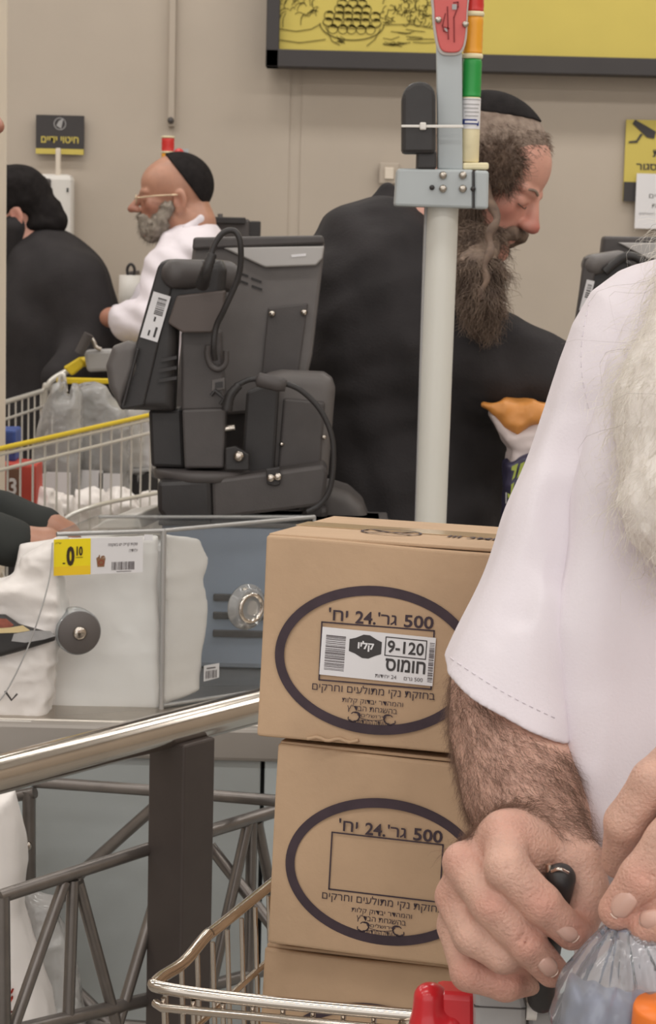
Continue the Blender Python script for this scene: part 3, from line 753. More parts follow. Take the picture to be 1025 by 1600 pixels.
curved(bb, 15*s, 0, [(-.6, zp(193)-zb, .7, zp(189.5)-zb)], PAPER, 'emblem_word', t2, .0018)
# black speaker tied to the pole
t = thing('speaker_case', 'black round topped case tied to the pole with a white strap', 'speaker', P(655, 240, YP))
shape = [(628, 240), (628, 150), (634, 136), (646, 128), (664, 127), (677, 136), (681, 150), (681, 240)]
slab(shape, YP-.055, .05, .006).build('case', BLK, t)
slab([(652, 236), (682, 236), (682, 264), (651, 264)], YP-.045, .05, .003).build('foot', BLK, t)
slab([(627, 195), (724, 195), (724, 200), (627, 199)], YP-.058, .006, .001).build('zip_tie', WHITEP, t)
slab([(656, 191), (666, 191), (666, 203), (656, 203)], YP-.062, .01, .002).build('tie_head', WHITEP, t)
# ---------------------------------------------------------------- second till at the right
YR = 4.3; s = YR/FPX
t = thing('till_monitor', 'dark back of the second till monitor behind the white shirt shoulder', 'monitor', P(990, 500, YR))
slab([(943, 369), (1120, 372), (1120, 600), (915, 600)], YR+.05, .04, .006).build('back_shell', DGP, t)
slab([(966, 379), (1120, 381), (1120, 410), (1012, 404)], YR+.042, .01, .002).build('silver_band', mat('silver_plastic', (178, 174, 171), .4, .2), t)
MB().box((P(990, 600, YR).x, YR+.1, .45), (.1, .1, .9)).build('stand', DGP, t)
t = thing('customer_display', 'second tilted customer display with a barcode sticker behind the white shirt shoulder', 'display', P(930, 500, YR))
slab([(913, 403), (928, 400), (932, 415), (912, 520), (896, 560), (890, 560)], YR-.05, .012, .003).build('bezel', DGP, t)
blob('back_shell', [poly([P(x, y, YR) for x, y in ((913, 402), (920, 399), (970, 400), (985, 410), (985, 560), (893, 560))], .035, .014)], .004, BLK, t)
blob('top_roll', [cap(P(925, 414, YR-.035), P(965, 408, YR), .022)], .003, MGP, t)
a = P(923, 438, YR-.053); b_ = P(911, 486, YR-.053); ex = (a-b_).normalized(); M = frame((a+b_)/2, ex, Vector((-ex.z, 0, ex.x))); L_ = (a-b_).length
MB().prism([M @ Vector(c) for c in ((-L_/2, -.008, 0), (L_/2, -.008, 0), (L_/2, .008, 0), (-L_/2, .008, 0))], (0, -.0008, 0)).build('sticker', PAPER, t)
flat(M, barcode(-.004, -.005, L_*.42, .004, 9, 5), SIGNK, 'sticker_barcode', t, .0012)
MB().tube(crom([P(x, y, YR-.05) for x, y in ((945, 425), (960, 412), (980, 400), (1000, 406), (1005, 425))], 6), .009, 8).build('cable', BLK, t)
MB().box((P(940, 600, YR).x, YR+.02, .5), (.06, .06, .95)).build('stand', BLK, t)
# ================================================================ queue railing
RA, RB_ = P(0, 1209, 2.4), P(405, 1103, 2.8)
zr = (RA.z+RB_.z)/2; RA.z = PZ(0, 1209, zr).z; 
RA = PZ(0, 1209, zr); RB_ = PZ(405, 1103, zr); dr = (RB_-RA)
t = thing('handrail', 'shiny steel handrail on a dark square post with fan shaped bars below', 'railing', RA+dr*.6-Vector((0, 0, zr)))
MB().tube([RA-dr*.45, RA+dr*1.3], .0235, 32).build('top_rail', CHROME, t)
def onr(px, py, back=.034):
    """point in the vertical plane of the handrail behind a picture pixel"""
    r = CR @ Vector(((px-512.5)/FPX, -(py-800)/FPX, -1)); o = Vector((0, 0, CAMH)); n = Vector((dr.y, -dr.x, 0)).normalized()
    return o + r*((RA-n*back-o).dot(n)/r.dot(n))
pc = onr(284, 1200, 0); yaw = math.atan2(dr.y, dr.x)
def px_at(pt):
    v = CR.transposed() @ (Vector(pt)-Vector((0, 0, CAMH))); return 512.5+v.x/-v.z*FPX, 800-v.y/-v.z*FPX
R_ = Matrix.Rotation(yaw, 3, 'Z')
MB().box((pc.x, pc.y, (zr-.015)/2), (.061, .061, zr-.015), .003, R_).build('post', POSTM, t)
pA, pB, pC, pD = onr(-3, 1402), onr(236, 1325), onr(326, 1299), onr(470, 1254)
zt = (pA.z+pC.z)/2
ext = onr(-160, 1450)
r1 = .0078
def bar(a, b, r=r1, nm='bar', m=None): return MB().tube([a, b], r, 10).build(nm, m or TUBEM, t)
bar(pA, pB, .0088, 'cross_tube'); bar(pC, onr(520, 1240), .0095, 'cross_tube')
bar(onr(2, 1400), onr(6, 1800), .0105, 'upright'); 
for a, b in (((101, 1378), (20, 1608)), ((114, 1375), (105, 1700)), ((122, 1378), (184, 1608)), ((246, 1395), (182, 1608))):
    bar(onr(*a), onr(*b) if b[1] < 1650 else onr(b[0], 1640))
for a, b in (((388, 1284), (330, 1540)), ((394, 1284), (386, 1610)), ((402, 1284), (446, 1508))): bar(onr(*a), onr(*b))
bar(onr(300, 1548), onr(520, 1486), .0088, 'cross_tube'); q = onr(520, 1240); bar(Vector((q.x, q.y, 0)), q+Vector((0, 0, .12)), .0105, 'upright')
bar(onr(20, 1612), onr(236, 1560), .0095, 'cross_tube')
# second frame, across
t = thing('guard_frame', 'grey tube guard frame with crossed bars in front of the counter panels', 'railing', P(200, 1400, 2.88)-Vector((0, 0, P(200, 1400, 2.88).z)))
zg = P(200, 1236, 2.88).z
G = lambda x, y: P(x, y, 2.93-.0003*x)
for a, b, r in (((55, 1222), (238, 1235), .0085), ((238, 1235), (560, 1262), .0085), ((45, 1236), (46, 1392), .0095), ((240, 1262), (128, 1362), .0085), ((128, 1362), (88, 1412), .0085), ((328, 1322), (440, 1465), .0085), ((46, 1392), (44, 1700), .0095), ((114, 1542), (176, 1602), .0085), ((20, 1245), (55, 1238), .0085), ((44, 1590), (560, 1630), .0085), ((560, 1262), (560, 1760), .0095), ((88, 1412), (44, 1452), .0085), ((440, 1465), (560, 1600), .0085)):
    MB().tube([G(*a), G(*b)], r, 10).build('bar', TUBEM, t)
MB().lathe([(.007, 0), (.007, .008), (.004, .012)], G(44, 1318)-Vector((0, .008, 0)), (0, -1, 0), 12).build('bolt', CHROME, t)
p = G(46, 1500); MB().tube([Vector((p.x, p.y, .0)), p], .0095, 10).build('leg', TUBEM, t)
# hanging bags lower left
CLB = clearmat('clear_bag_film', (235, 232, 230), .45, .12, bump=.8, bscale=28)
WBAG = mat('white_bag_film', (240, 234, 230), .5, var=.02, vscale=12, bump=.35, bscale=30, sss=.0)
Yw = 2.83
t = thing('shopping_bag', 'white plastic bag with red print hanging at the lower left railing', 'bag', P(20, 1500, Yw))
ops = [poly([P(x, y, Yw) for x, y in ((-160, 1240), (20, 1236), (30, 1280), (38, 1350), (34, 1420), (50, 1480), (75, 1560), (92, 1640), (-160, 1640))], .05, .03), wrinkle(.004, 14, 4, (1, 1, .6))]
blob('film', ops, .005, WBAG, t)
M = frame(P(8, 1560, Yw-.062), (1, 0, 0), (0, 0, 1)); s = Yw/FPX
RI = mat('bag_red_print', (206, 62, 44), .6)
for (x, y, a) in ((4, 10, 1), (9, 12, 2), (2, 2, 3), (8, -1, 4), (3, -24, 5), (9, -26, 6)):
    flat(M, arcs_ if (arcs_ := strip([((x+4*math.cos(k*.9+a))*s, (y+5*math.sin(k*1.3+a))*s) for k in range(8)], 2.2*s)) else [], RI, 'red_print', t, .0)
t = thing('clear_bag', 'crumpled clear plastic bag hanging behind the fan bars at the lower left', 'bag', P(90, 1500, Yw+.02))
ops = [poly([P(x, y, Yw+.045) for x, y in ((40, 1396), (92, 1412), (84, 1430), (104, 1480), (120, 1520), (135, 1640), (70, 1640), (52, 1520), (32, 1440))], .018, .012), wrinkle(.006, 22, 8)]
blob('film', ops, .004, CLB, t)
# ================================================================ acrylic bag dispenser on the counter
ACR = clearmat('acrylic_sheet', (236, 240, 244), .012, .04, 1.3, fscale=.35)
ACE = mat('acrylic_edge', (176, 174, 172), .2, .3, spec=.8)
zb_ = CZ+.001
C0 = PZ(252, 1107, CZ); C0.z = CZ
c_fl = PZ(-30, 1128, CZ); zt_ = P(252, 829, C0.y).z
yl_ = 3.06
def up(p, z): return Vector((p.x, p.y, z))
FL = Vector((P(88, 900, yl_).x, yl_, CZ)); FR = C0.copy(); BR = Vector((P(489, 900, C0.y+.2).x, C0.y+.19, CZ)); BL = Vector((FL.x+.04, C0.y+.13, CZ))
t = thing('bag_dispenser', 'clear acrylic bag dispenser box on the counter with price label and round knob', 'dispenser', (FL+BR)/2)
def sheet(p, q, z0, z1, nm, th=.004, m=None):
    d = (q-p).normalized(); n = Vector((d.y, -d.x, 0))*th
    return MB().prism([up(p, z0), up(q, z0), up(q, z1), up(p, z1)], n, .0006).build(nm, m or ACR, t)
FLL = Vector((P(-40, 1100, 3.03).x, 3.04, CZ))
sheet(FL, FR, CZ, zt_, 'front_panel'); sheet(FR, BR, CZ, zt_, 'side_panel'); sheet(BR, BL, CZ, zt_, 'back_panel')
MB().prism([up(FL, zt_), up(FR, zt_), up(BR, zt_), up(BL, zt_)], (0, 0, .004), .0006).build('top_panel', ACR, t)
for a, b in ((up(FR, CZ), up(FR, zt_)),): MB().tube([a+Vector((0, -.002, 0)), b+Vector((0, -.002, 0))], .0042, 8).build('edge_strip', ACE, t)
for a, b, r in ((FL, FR, .0034), (FR, BR, .0034), (BR, BL, .0025)): MB().tube([up(a, zt_), up(b, zt_)], r, 8).build('edge_strip', ACE, t)
MB().tube([up(BR, CZ), up(BR, zt_-.01), up(BR, zt_)], .003, 8).build('edge_strip', ACE, t)
for a, b in ((FR, BR),): MB().tube([up(a, CZ+.004), up(b, CZ+.004)], .003, 8).build('edge_strip', ACE, t)
fx = (FR-FL).normalized(); 
def onf(px, py, lift=0.006):
    r = CR @ Vector(((px-512.5)/FPX, -(py-800)/FPX, -1)); o = Vector((0, 0, CAMH)); n = Vector((fx.y, -fx.x, 0)).normalized()
    return o + r*((FR+n*lift-o).dot(n)/r.dot(n))
# knob
k = onf(123, 988); n_ = Vector((fx.y, -fx.x, 0)).normalized()
MB().lathe([(.033, -.03), (.034, -.028), (.034, 0)], k, n_, 40).build('knob_collar', clearmat('acrylic_collar', (220, 222, 224), .35, .1), t)
MB().lathe([(.031, 0), (.032, .001), (.032, .004), (.031, .005)], k, n_, 40).build('knob_disc', mat('knob_grey', (98, 92, 90), .55, var=.03), t)
MB().lathe([(.0105, .005), (.0105, .007), (.008, .010), (.004, .011)], k, n_, 24).build('knob_screw', CHROME, t)
sxv = (BR-FR).normalized(); ns = Vector((sxv.y, -sxv.x, 0)).normalized()
def ons(px, py, lift=.005):
    r = CR @ Vector(((px-512.5)/FPX, -(py-800)/FPX, -1)); o = Vector((0, 0, CAMH))
    return o + r*((FR+ns*lift-o).dot(ns)/r.dot(ns))
k2 = ons(384, 948)
MB().lathe([(.036, 0), (.036, .004), (.030, .005), (.030, .012), (.026, .013)], k2, ns, 36).build('clear_flange', clearmat('acrylic_collar', (220, 222, 224), .35, .1), t)
MB().lathe([(.024, .006), (.024, .016), (.020, .018), (.018, .012), (.010, .010)], k2, ns, 32).build('steel_socket', CHROME, t)
for dx, dy in ((-2, -26), (2, 27)): MB().lathe([(.005, 0), (.005, .008), (.003, .01)], ons(381+dx, 948+dy), ns, 12).build('flange_screw', STEEL, t)
# price ticket
o_ = onf(153, 868, .008); M = frame(o_, fx, (0, 0, 1)); s = C0.y/FPX
MB().prism([M @ Vector(c) for c in ((-71*s, -29*s, 0), (73*s, -29*s, 0), (73*s, 28*s, 0), (-71*s, 28*s, 0))], n_*.0008).build('price_ticket', PAPER, t)
YP_ = mat('ticket_yellow', (246, 222, 28), .5); OR_ = mat('ticket_orange', (244, 204, 40), .5)
flat(M, [rect(-71*s, -29*s, -12*s, 28*s)], YP_, 'price_field', t, .0012); flat(M, [rect(-71*s, -29*s, -12*s, -15*s)], OR_, 'price_band', t, .0015)
PK = mat('ticket_black', (56, 42, 24), .6); PG = mat('ticket_grey', (96, 88, 90), .6)
write('0', M, -44.5*s, 1*s, 13*s, 31*s, PK, t, .002, .05); write('10', M, -30*s, 8.5*s, 10*s, 15*s, PK, t, .002, .04)
flat(M, [rect(-36*s, -2*s, -25*s, -1*s), rect(-57*s, -11*s, -53*s, -9*s)], PK, 'price_rule', t, .002)
write(heb('ש"ח'), M, -64*s, 22*s, 9*s, 3*s, PK, t, .002)
write(heb('שקית קופה יש בשקמה'), M, 40*s, 15.5*s, 48*s, 6*s, PG, t, .0012, .01); write(heb('יחידה'), M, 57*s, 6*s, 14*s, 5*s, PG, t, .0012)
flat(M, barcode(22*s, -24*s, 60*s, -11*s, 22, 9)+[rect(30*s, -27*s, 54*s, -26*s)], PG, 'ticket_barcode', t, .0012)
BRN = mat('ticket_brown', (142, 104, 74), .6)
flat(M, [[(-1*s, -18*s), (10*s, -18*s), (12*s, -4*s), (-3*s, -4*s)], [(-3*s, -4*s), (3*s, -4*s), (1*s, -1*s)], [(4*s, -4*s), (12*s, -3*s), (9*s, 0), (5*s, -1*s)], rect(1*s, -4*s, 3*s, 1*s)], BRN, 'basket_picture', t, .0012)
flat(M, ring2(5*s, -11*s, 5*s, 4*s, 3.5*s, 2.8*s, 12), mat('ticket_red', (150, 60, 50), .6), 'basket_marks', t, .0016)
MB().box(onf(232, 840, .007), (.013, .001, .009)).build('tape', PAPER, t)
o2 = ons(329, 1051, .002); M2 = frame(o2, sxv, (0, 0, 1))
MB().prism([M2 @ Vector(c) for c in ((-14*s, -13*s, 0), (17*s, -10*s, 0), (17*s, 14*s, 0), (-14*s, 13*s, 0))], ns*.0008, .0002).build('sticker', PAPER, t)
flat(M2, barcode(-11*s, -9*s, 12*s, 4*s, 11, 2)+[rect(-9*s, 7*s, 9*s, 9*s)], PG, 'sticker_barcode', t, .0013)
MB().box(onf(17, 1129, .002), (.06, .004, .006), .001).build('base_clip', WHITEP, t)
# bag bundles inside
t = thing('bag_bundle', 'thick pad of white plastic bags inside the acrylic dispenser', 'bags', (FL+FR)/2+Vector((0, .05, 0)))
yb2 = C0.y
ops = [poly([P(x, y, yb2+.014+(1106-y)*.0002) for x, y in ((30, 850), (90, 842), (246, 838), (248, 1106), (-20, 1126))], .010, .008), wrinkle(.0016, 16, 5)]
blob('bag_pad', ops, .0035, WBAG, t)
def inner(px, py): return ons(px, py, -.012)
pts = [inner(x, y) for x, y in ((258, 836), (312, 842), (324, 872), (318, 905), (326, 940), (322, 990), (316, 1020), (312, 1078), (256, 1100))]
ops = [poly(pts, .006, .005), wrinkle(.0016, 16, 6)]
blob('bag_pad', ops, .0035, WBAG, t)
# big loose white bag draped at the left
t = thing('loose_bag', 'big crumpled white plastic bag spilling over the left of the dispenser', 'bag', P(20, 1100, 3.08))
ops = [poly([P(x, y, 3.09) for x, y in ((-70, 900), (0, 908), (50, 868), (84, 850), (100, 845), (96, 980), (70, 1120), (-70, 1126))], .03, .018), wrinkle(.006, 13, 15, (1, 1, 1.5)), wrinkle(.0018, 42, 3)]
blob('film', ops, .0035, WBAG, t)
t = thing('snack_bag', 'dark food packet with a red and cream picture poking from the white bag', 'packet', P(10, 1010, 3.04))
blob('packet', [poly([P(x, y, 3.045) for x, y in ((-60, 960), (8, 960), (30, 975), (84, 990), (88, 1000), (30, 1018), (0, 1026), (-60, 1030))], .01, .008)], .003, BLK, t)
M = frame(P(20, 990, 3.0335), (1, 0, 0), (0, 0, 1)); s = 3.03/FPX
flat(M, [[(-26*s, 8*s), (-26*s, 24*s), (-10*s, 24*s), (2*s, 14*s), (-4*s, 10*s)]], mat('packet_red', (150, 84, 68), .6, var=.3, vscale=60), 'red_picture', t, .001)
flat(M, [[(-26*s, 0*s), (-26*s, 9*s), (-4*s, 10*s), (16*s, 14*s), (28*s, 6*s), (8*s, 2*s)]], mat('packet_cream', (222, 200, 150), .5), 'cream_band', t, .001)
flat(M, [[(-2*s, -12*s), (2*s, 0*s), (30*s, 6*s), (60*s, 6*s), (68*s, -2*s), (50*s, -8*s), (20*s, -14*s)]], mat('packet_grey', (168, 166, 166), .35, .2, var=.12, vscale=40), 'grey_film', t, .001)
# loose white wire
t = thing('thin_wire', 'thin pale wire hanging from the price label corner down to the left', 'wire', onf(82, 850, .01))
MB().tube(crom([onf(82, 848, .012), onf(78, 900, .03), onf(62, 960, .045), onf(40, 1020, .045), onf(10, 1080, .045), onf(-15, 1110, .045)], 8), .0011, 6).build('wire', LGP, t)
MB().tube([onf(8, 1080, .044), onf(18, 1094, .044), onf(27, 1084, .044)], .0016, 6).build('wire_end', DGP, t)
# folded white paper behind
t = thing('folded_paper', 'folded white paper bag lying on the counter behind the dispenser', 'paper', P(195, 825, 3.5))
MB().prism([P(x, y, 3.42) for x, y in ((140, 828), (165, 812), (215, 803), (222, 826))], (.03, .14, .0), .003).build('sheet', WHITEP, t)
MB().box(P(190, 850, 3.5)+Vector((0, .0, -.10)), (.16, .12, .22), .01).build('stack_under', WBAG, t)
# ================================================================ cartons
def carton(spec, label, with_label, tape_seed):
    (x0, y0, Y0), (tx, ty, tY), (rx, ry, rY) = spec          # bottom-left, top-left, some point to the right on the bottom edge
    BLc = P(x0, y0, Y0); TL = P(tx, ty, tY); R = P(rx, ry, rY)
    ez = (TL-BLc).normalized(); ex = (R-BLc); ex = (ex-ez*ex.dot(ez)).normalized(); ey = ez.cross(ex)
    Wc = .2; Hc = (TL-BLc).length; D = .25
    M = Matrix((ex, ey, ez)).transposed().to_4x4(); M.translation = BLc
    t = thing('carton', label, 'carton', BLc, 'stacked chickpea cartons')
    bm = bmesh.new(); n = 14; rd = random.Random(tape_seed)
    bmesh.ops.create_cube(bm, size=1)
    for v in bm.verts: v.co = Vector(((v.co.x+.5)*Wc, (v.co.y+.5)*D, (v.co.z+.5)*Hc))
    bmesh.ops.bevel(bm, geom=bm.edges[:], offset=.0028, segments=3, affect='EDGES', profile=.5)
    bmesh.ops.subdivide_edges(bm, edges=[e for e in bm.edges if e.calc_length() > .1], cuts=n, use_grid_fill=True)
    for v in bm.verts:
        q = v.co; nn = (math.sin(q.x*33+tape_seed)*math.sin(q.z*29+q.y*21+tape_seed*2))
        if q.y < .01: q.y += -.0012*nn
        e = min(abs(q.x), abs(q.x-Wc))
        if q.z > Hc-.004: q.z += .0012*math.sin(q.x*20+q.y*30+tape_seed)
    me = bpy.data.meshes.new('body'); bm.to_mesh(me); bm.free(); me.transform(M); link('body', me, CARD, t)
    # top flaps with the centre seam, and side lips at the lower corners
    for sgn in (0, 1):
        mb = MB(); y0_, y1_ = (0.003, D/2-.0012) if sgn == 0 else (D/2+.0012, D-.003)
        mb.box((Wc/2, (y0_+y1_)/2, Hc+.0012), (Wc-.003, y1_-y0_, .003), .001)
        me = mb.mesh('flap'); me.transform(M); link('flap', me, CARD, t)
    mb = MB(); mb.box((Wc/2, D/2, Hc+.0032), (Wc-.001, .048, .0006)); me = mb.mesh('tape'); me.transform(M)
    link('tape', me, mat('packing_tape', (196, 168, 132), .25, coat=.3), t)
    FM = M @ Matrix(((1, 0, 0, Wc/2), (0, 0, -1, -.0008), (0, 1, 0, Hc/2), (0, 0, 0, 1)))
    cv = -.0123+.004
    u = .2/374
    cy = -23*u
    flat(FM, ring2(0, cy, 163*u, 117.5*u, 148*u, 102*u, 90), INK, 'oval_print', t)
    write(heb('יח\''), FM, -63*u, cy+68*u, 31*u, 20*u, INK, t, off=.012)
    write('24.', FM, -19*u, cy+67*u-1*u, 33*u, 20*u, INK, t, off=.02); write(heb('גר\''), FM, 16*u, cy+67*u, 30*u, 19*u, INK, t, off=.012)
    write('500', FM, 66*u, cy+67*u-1*u, 47*u, 20*u, INK, t, off=.02)
    flat(FM, strip([(-89*u, cy+54*u), (91*u, cy+54*u), (91*u, cy-38*u), (-89*u, cy-38*u)], 2.4*u, True), INK, 'outline_print', t)
    write(heb('בחזקת נקי מתולעים וחרקים'), FM, -1*u, cy-50*u, 197*u, 17*u, INK, t, off=.0)
    write(heb('והמהדר יבדוק קלות'), FM, -1*u, cy-67*u, 98*u, 11*u, INK, t)
    write(heb('בהשגחת הבד"ץ'), FM, -1*u, cy-79*u, 80*u, 12*u, INK, t, off=.0)
    write(heb('ירושלים'), FM, -1*u, cy-88*u, 34*u, 6*u, INK, t); write(heb('העדה החרדית'), FM, -1*u, cy-99*u, 46*u, 7*u, INK, t, off=.006)
    cr = []
    for sg in (-1, 1):
        for k in range(5):
            a0 = .5+k*.9; cr += strip([((sg*(26+8*math.cos(a0+i*.5)+k)-1)*u, (cy/u-90+6*math.sin(a0+i*.5)-k*1.2)*u) for i in range(6)], 1.5*u)
    cr += strip([((-18+i*3.6-1)*u, (cy/u-93-2.5*math.sin(i/10*3.14))*u) for i in range(11)], 1.0*u)
    flat(FM, cr, INK, 'crest_print', t)
    if with_label:
        LM = FM @ Matrix.Translation((3*u, cy+7*u, .0012)) @ Matrix.Rotation(-.02, 4, 'Z'); w2, h2 = 91*u, 38*u
        mb = MB(); mb.box((0, 0, -.0002), (2*w2, 2*h2, .0006)); me = mb.mesh('label'); me.transform(LM); lb = link('label', me, PAPER, t)
        flat(LM, barcode(-84*u, -29*u, -52*u, 28*u, 22, 4, False), PG, 'barcode', lb, .0004)
        hexa = [(-46*u, 23*u), (-36*u, 26*u), (-24*u, 32*u), (-14*u, 32*u), (-2*u, 26*u), (6*u, 23*u), (6*u, 4*u), (-2*u, 1*u), (-14*u, -5*u), (-24*u, -5*u), (-36*u, 1*u), (-46*u, 4*u)]
        flat(LM, [hexa], SIGNK, 'logo_shape', lb, .0004); write(heb('קליו'), LM, -19*u, 14*u, 26*u, 16*u, PAPER, lb, .0009, .04)
        flat(LM, strip([(12*u, 32*u), (77*u, 32*u), (77*u, 3*u), (12*u, 3*u)], 1.6*u, True), SIGNK, 'number_frame', lb, .0004)
        write('9-120', LM, 44.5*u, 17.5*u, 58*u, 20*u, SIGNK, lb, .0006, .02); write(heb('חומוס'), LM, 46*u, -11*u, 64*u, 20*u, SIGNK, lb, .0006, .025)
        write(heb('500 גרם')[::-1] if False else heb('גרם')+' 500', LM, 60*u, -30*u, 30*u, 6*u, PG, lb, .0006); write(heb('יחידות')+' 24', LM, 16*u, -30*u, 34*u, 6*u, PG, lb, .0006)
        flat(LM, barcode(82*u, -32*u, 90*u, 32*u, 26, 11, False), PG, 'edge_barcode', lb, .0004)
        TM = M @ Matrix.Translation((Wc/2, .07, Hc+.0036))
        flat(TM, ring2(-.01, .02, .027, .03, .0245, .027, 40)+strip([(-.03, .005), (.01, .035)], .004)+strip([(-.03, .035), (.01, .005)], .004), INK, 'top_emblem', t, .0)
        write('III 3MK', TM, .066, .02, .05, .02, INK, t, 0, .02)
    # crushed lip
    ps = [M @ Vector((.045+.004*i, -.002-.0016*math.sin(i*.5), (.002+.0025*math.sin(i*.7)**2))) for i in range(12)]
    if with_label: MB().tube(ps, .0016, 6).build('crushed_edge', CARD, t)
    return t, M, Hc
K1 = carton(((401, 1150, 1.76), (416, 838, 1.771), (760, 1187, 1.715)), 'top cardboard carton with a white chickpea label inside its oval', True, 1)
K2 = carton(((417, 1474, 1.752), (434, 1163, 1.762), (760, 1507, 1.705)), 'middle carton of the stack, with an empty printed rectangle and no label', False, 2)
K3 = carton(((396, 1790, 1.76), (413, 1480, 1.775), (745, 1822, 1.715)), 'lowest cardboard carton, sunk into the wire trolley basket', False, 3)
# ================================================================ near trolley
zq = P(235, 1550, 1.565).z
T0 = PZ(232, 1549, zq); Tr = PZ(648, 1586, zq); Tb = PZ(428, 1388, zq)
ex = (Tr-T0).normalized(); eb = (Tb-T0).normalized()
t = thing('shopping_trolley', 'near chrome wire trolley with a red handle bar, holding the cartons', 'trolley', T0+ex*.15+eb*.35-Vector((0, 0, zq)))
RW = .27; RD = .62
def TP(a, b, z=0): return T0+ex*a+eb*b+Vector((0, 0, z))
rim = crom([TP(RW+.02, 0, 0), TP(.1, 0, .0), TP(.012, .004, .002), TP(-.001, .02, .002), TP(.0, .07, .0), TP(.0, .12, .007), TP(0, .17, .006), TP(0, RD, .006)], 6)
MB().tube(rim, .0050, 12).build('rim_tube', CHROME, t)
MB().tube([TP(RW+.02, -.006, -.011), TP(.012, -.004, -.0105), TP(.004, .004, -.0105)], .0035, 10).build('rim_wire', CHROME, t)
MB().tube([TP(0, RD, .006), TP(RW*.75, RD, .006), TP(RW*.9, RD*.5, .0), TP(RW, .02, 0)], .005, 10).build('rim_tube', CHROME, t)
dz = -.25
for i in range(13):
    a = .012+i*.0235; MB().tube([TP(a, 0, -.004), TP(a*.92+.006, .02, dz)], .0021, 6).build('wire', CHROME, t)
for i in range(18):
    b = .03+i*.033; z0 = .0
    MB().tube([TP(0.001, b, -.002+z0), TP(.012, b, dz)], .0021, 6).build('wire', CHROME, t)
for z in (-.06, -.13, -.2):
    MB().tube([TP(RW, .003, z), TP(.008, .003, z), TP(.004, .012, z), TP(.004, RD, z)], .003 if z > -.1 else .0024, 8).build('ring_wire', CHROME, t)
for i in range(10): MB().tube([TP(.02+i*.029, .02, dz), TP(.02+i*.022, RD, dz+.01)], .002, 6).build('floor_wire', CHROME, t)
for i in range(3): MB().tube([TP(.01, .05+.25*i, dz-.003), TP(RW*.95, .05+.25*i, dz-.003)], .003, 6).build('floor_wire', CHROME, t)
for sa, sb in ((.03, .06), (.27, .06), (.04, .56), (.22, .56)):
    q = TP(sa, sb, dz); MB().tube([q, Vector((q.x, q.y, .11))], .009, 10).build('leg', STEEL, t)
    wv = MB().lathe([(.012, -.01), (.05, -.01), (.055, 0), (.05, .01), (.012, .01)], Vector((q.x, q.y, .055)), (1, 0, .0), 20).build('wheel', BLK, t)
MB().tube([TP(.03, .06, -.55), TP(.04, .56, -.55)], .008).build('side_strut', STEEL, t)
# handle: red end cap, bar, grey coin lock
YH = 1.46
blob('handle_end', [cap(P(669, 1558, YH), P(663, 1660, YH), .0105, .0125, .004), cap(P(679, 1558, YH+.006), P(676, 1660, YH+.006), .0095, .011, .006), cap(P(672, 1600, YH+.004), P(700, 1601, YH+.004), .014, .012, .006)], .0012, RED, t)
slab([(684, 1551), (745, 1555), (745, 1640), (684, 1640)], YH-.004, .03, .005).build('handle_bar', RED, t)
slab([(741, 1541), (818, 1552), (823, 1574), (823, 1700), (741, 1700)], YH-.016, .045, .004).build('coin_lock', LGP, t)
slab([(741, 1572), (822, 1576), (822, 1578), (741, 1574)], YH-.0166, .01, 0).build('lock_seam', DGP, t)
slab([(824, 1576), (905, 1582), (905, 1700), (824, 1700)], YH-.006, .04, .004).build('handle_bar', LGP, t)
MB().tube([P(822, 1580, YH-.012), P(838, 1581, YH-.012)], .0062, 14).build('lock_bolt', WHITEP, t)
MB().tube([P(845, 1640, YH), P(1010, 1660, YH+.0)], .014, 14).build('handle_bar', RED, t)
MB().tube([P(700, 1640, YH+.012), TP(.2, .0, -.01)], .007, 10).build('handle_stay', CHROME, t)
MB().tube([P(700, 1640, YH+.012), TP(.2, .01, -.2)], .007, 10).build('handle_stay', CHROME, t)
tk = thing('lock_key', 'black rubber key grip held between the fingers of the near hand', 'key', P(860, 1480, YH-.03))
blob('grip', [cap(P(876, 1372, 1.405), P(846, 1478, 1.43), .0105, .012), cap(P(846, 1478, 1.43), P(847, 1560, 1.445), .011, .0105)], .0015, BLK, tk)
MB().tube([P(858, 1362, 1.405), P(858, 1350, 1.405)], .0026, 10).build('pin', CHROME, tk)
MB().tube(crom([P(862, 1362, 1.400), P(874, 1358, 1.397), P(888, 1364, 1.398)], 5), .0014, 6).build('wire_ring', CHROME, tk)
# ================================================================ bottle pack in clear film at the lower right
FILM = clearmat('bottle_film', (232, 236, 244), .20, .05, 1.6, .5, 22)
YB = 1.345
t = thing('clear_pack', 'glossy clear film bag with a blue grey pack inside, held at the lower right', 'bag', P(980, 1640, YB))
ops = [poly([P(x, y, YB) for x, y in ((855, 1700), (860, 1590), (880, 1525), (915, 1480), (960, 1440), (1010, 1428), (1100, 1450), (1160, 1600), (1160, 1700))], .035, .03)]
def pleat(p):
    a = np.arctan2(p[:, 0]-P(985, 1430, YB).x, P(985, 1425, YB).z-p[:, 2]); return .0014*np.sin(a*21)+.0009*np.sin(a*47+1)
ops.append((pleat, A([0, 0, 0]), 1e9, 0, 'd'))
blob('film', ops, .0022, FILM, t)
def ribs(p): return .0012*np.sin(p[:, 0]*420+vnoise(p*20, 2)*3)
blob('blue_pack', [poly([P(x, y, YB+.004) for x, y in ((880, 1700), (878, 1570), (892, 1530), (925, 1542), (970, 1556), (1020, 1560), (1080, 1550), (1110, 1700))], .022, .012), (ribs, A([0, 0, 0]), 1e9, 0, 'd')], .0022, mat('pack_blue_grey', (150, 156, 182), .35, var=.10, vscale=40), t)
pb = P(1016, 1588, YB-.045)
tc_ = thing('juice_bottle', 'bottle with an orange cap at the lower right corner', 'bottle', pb)
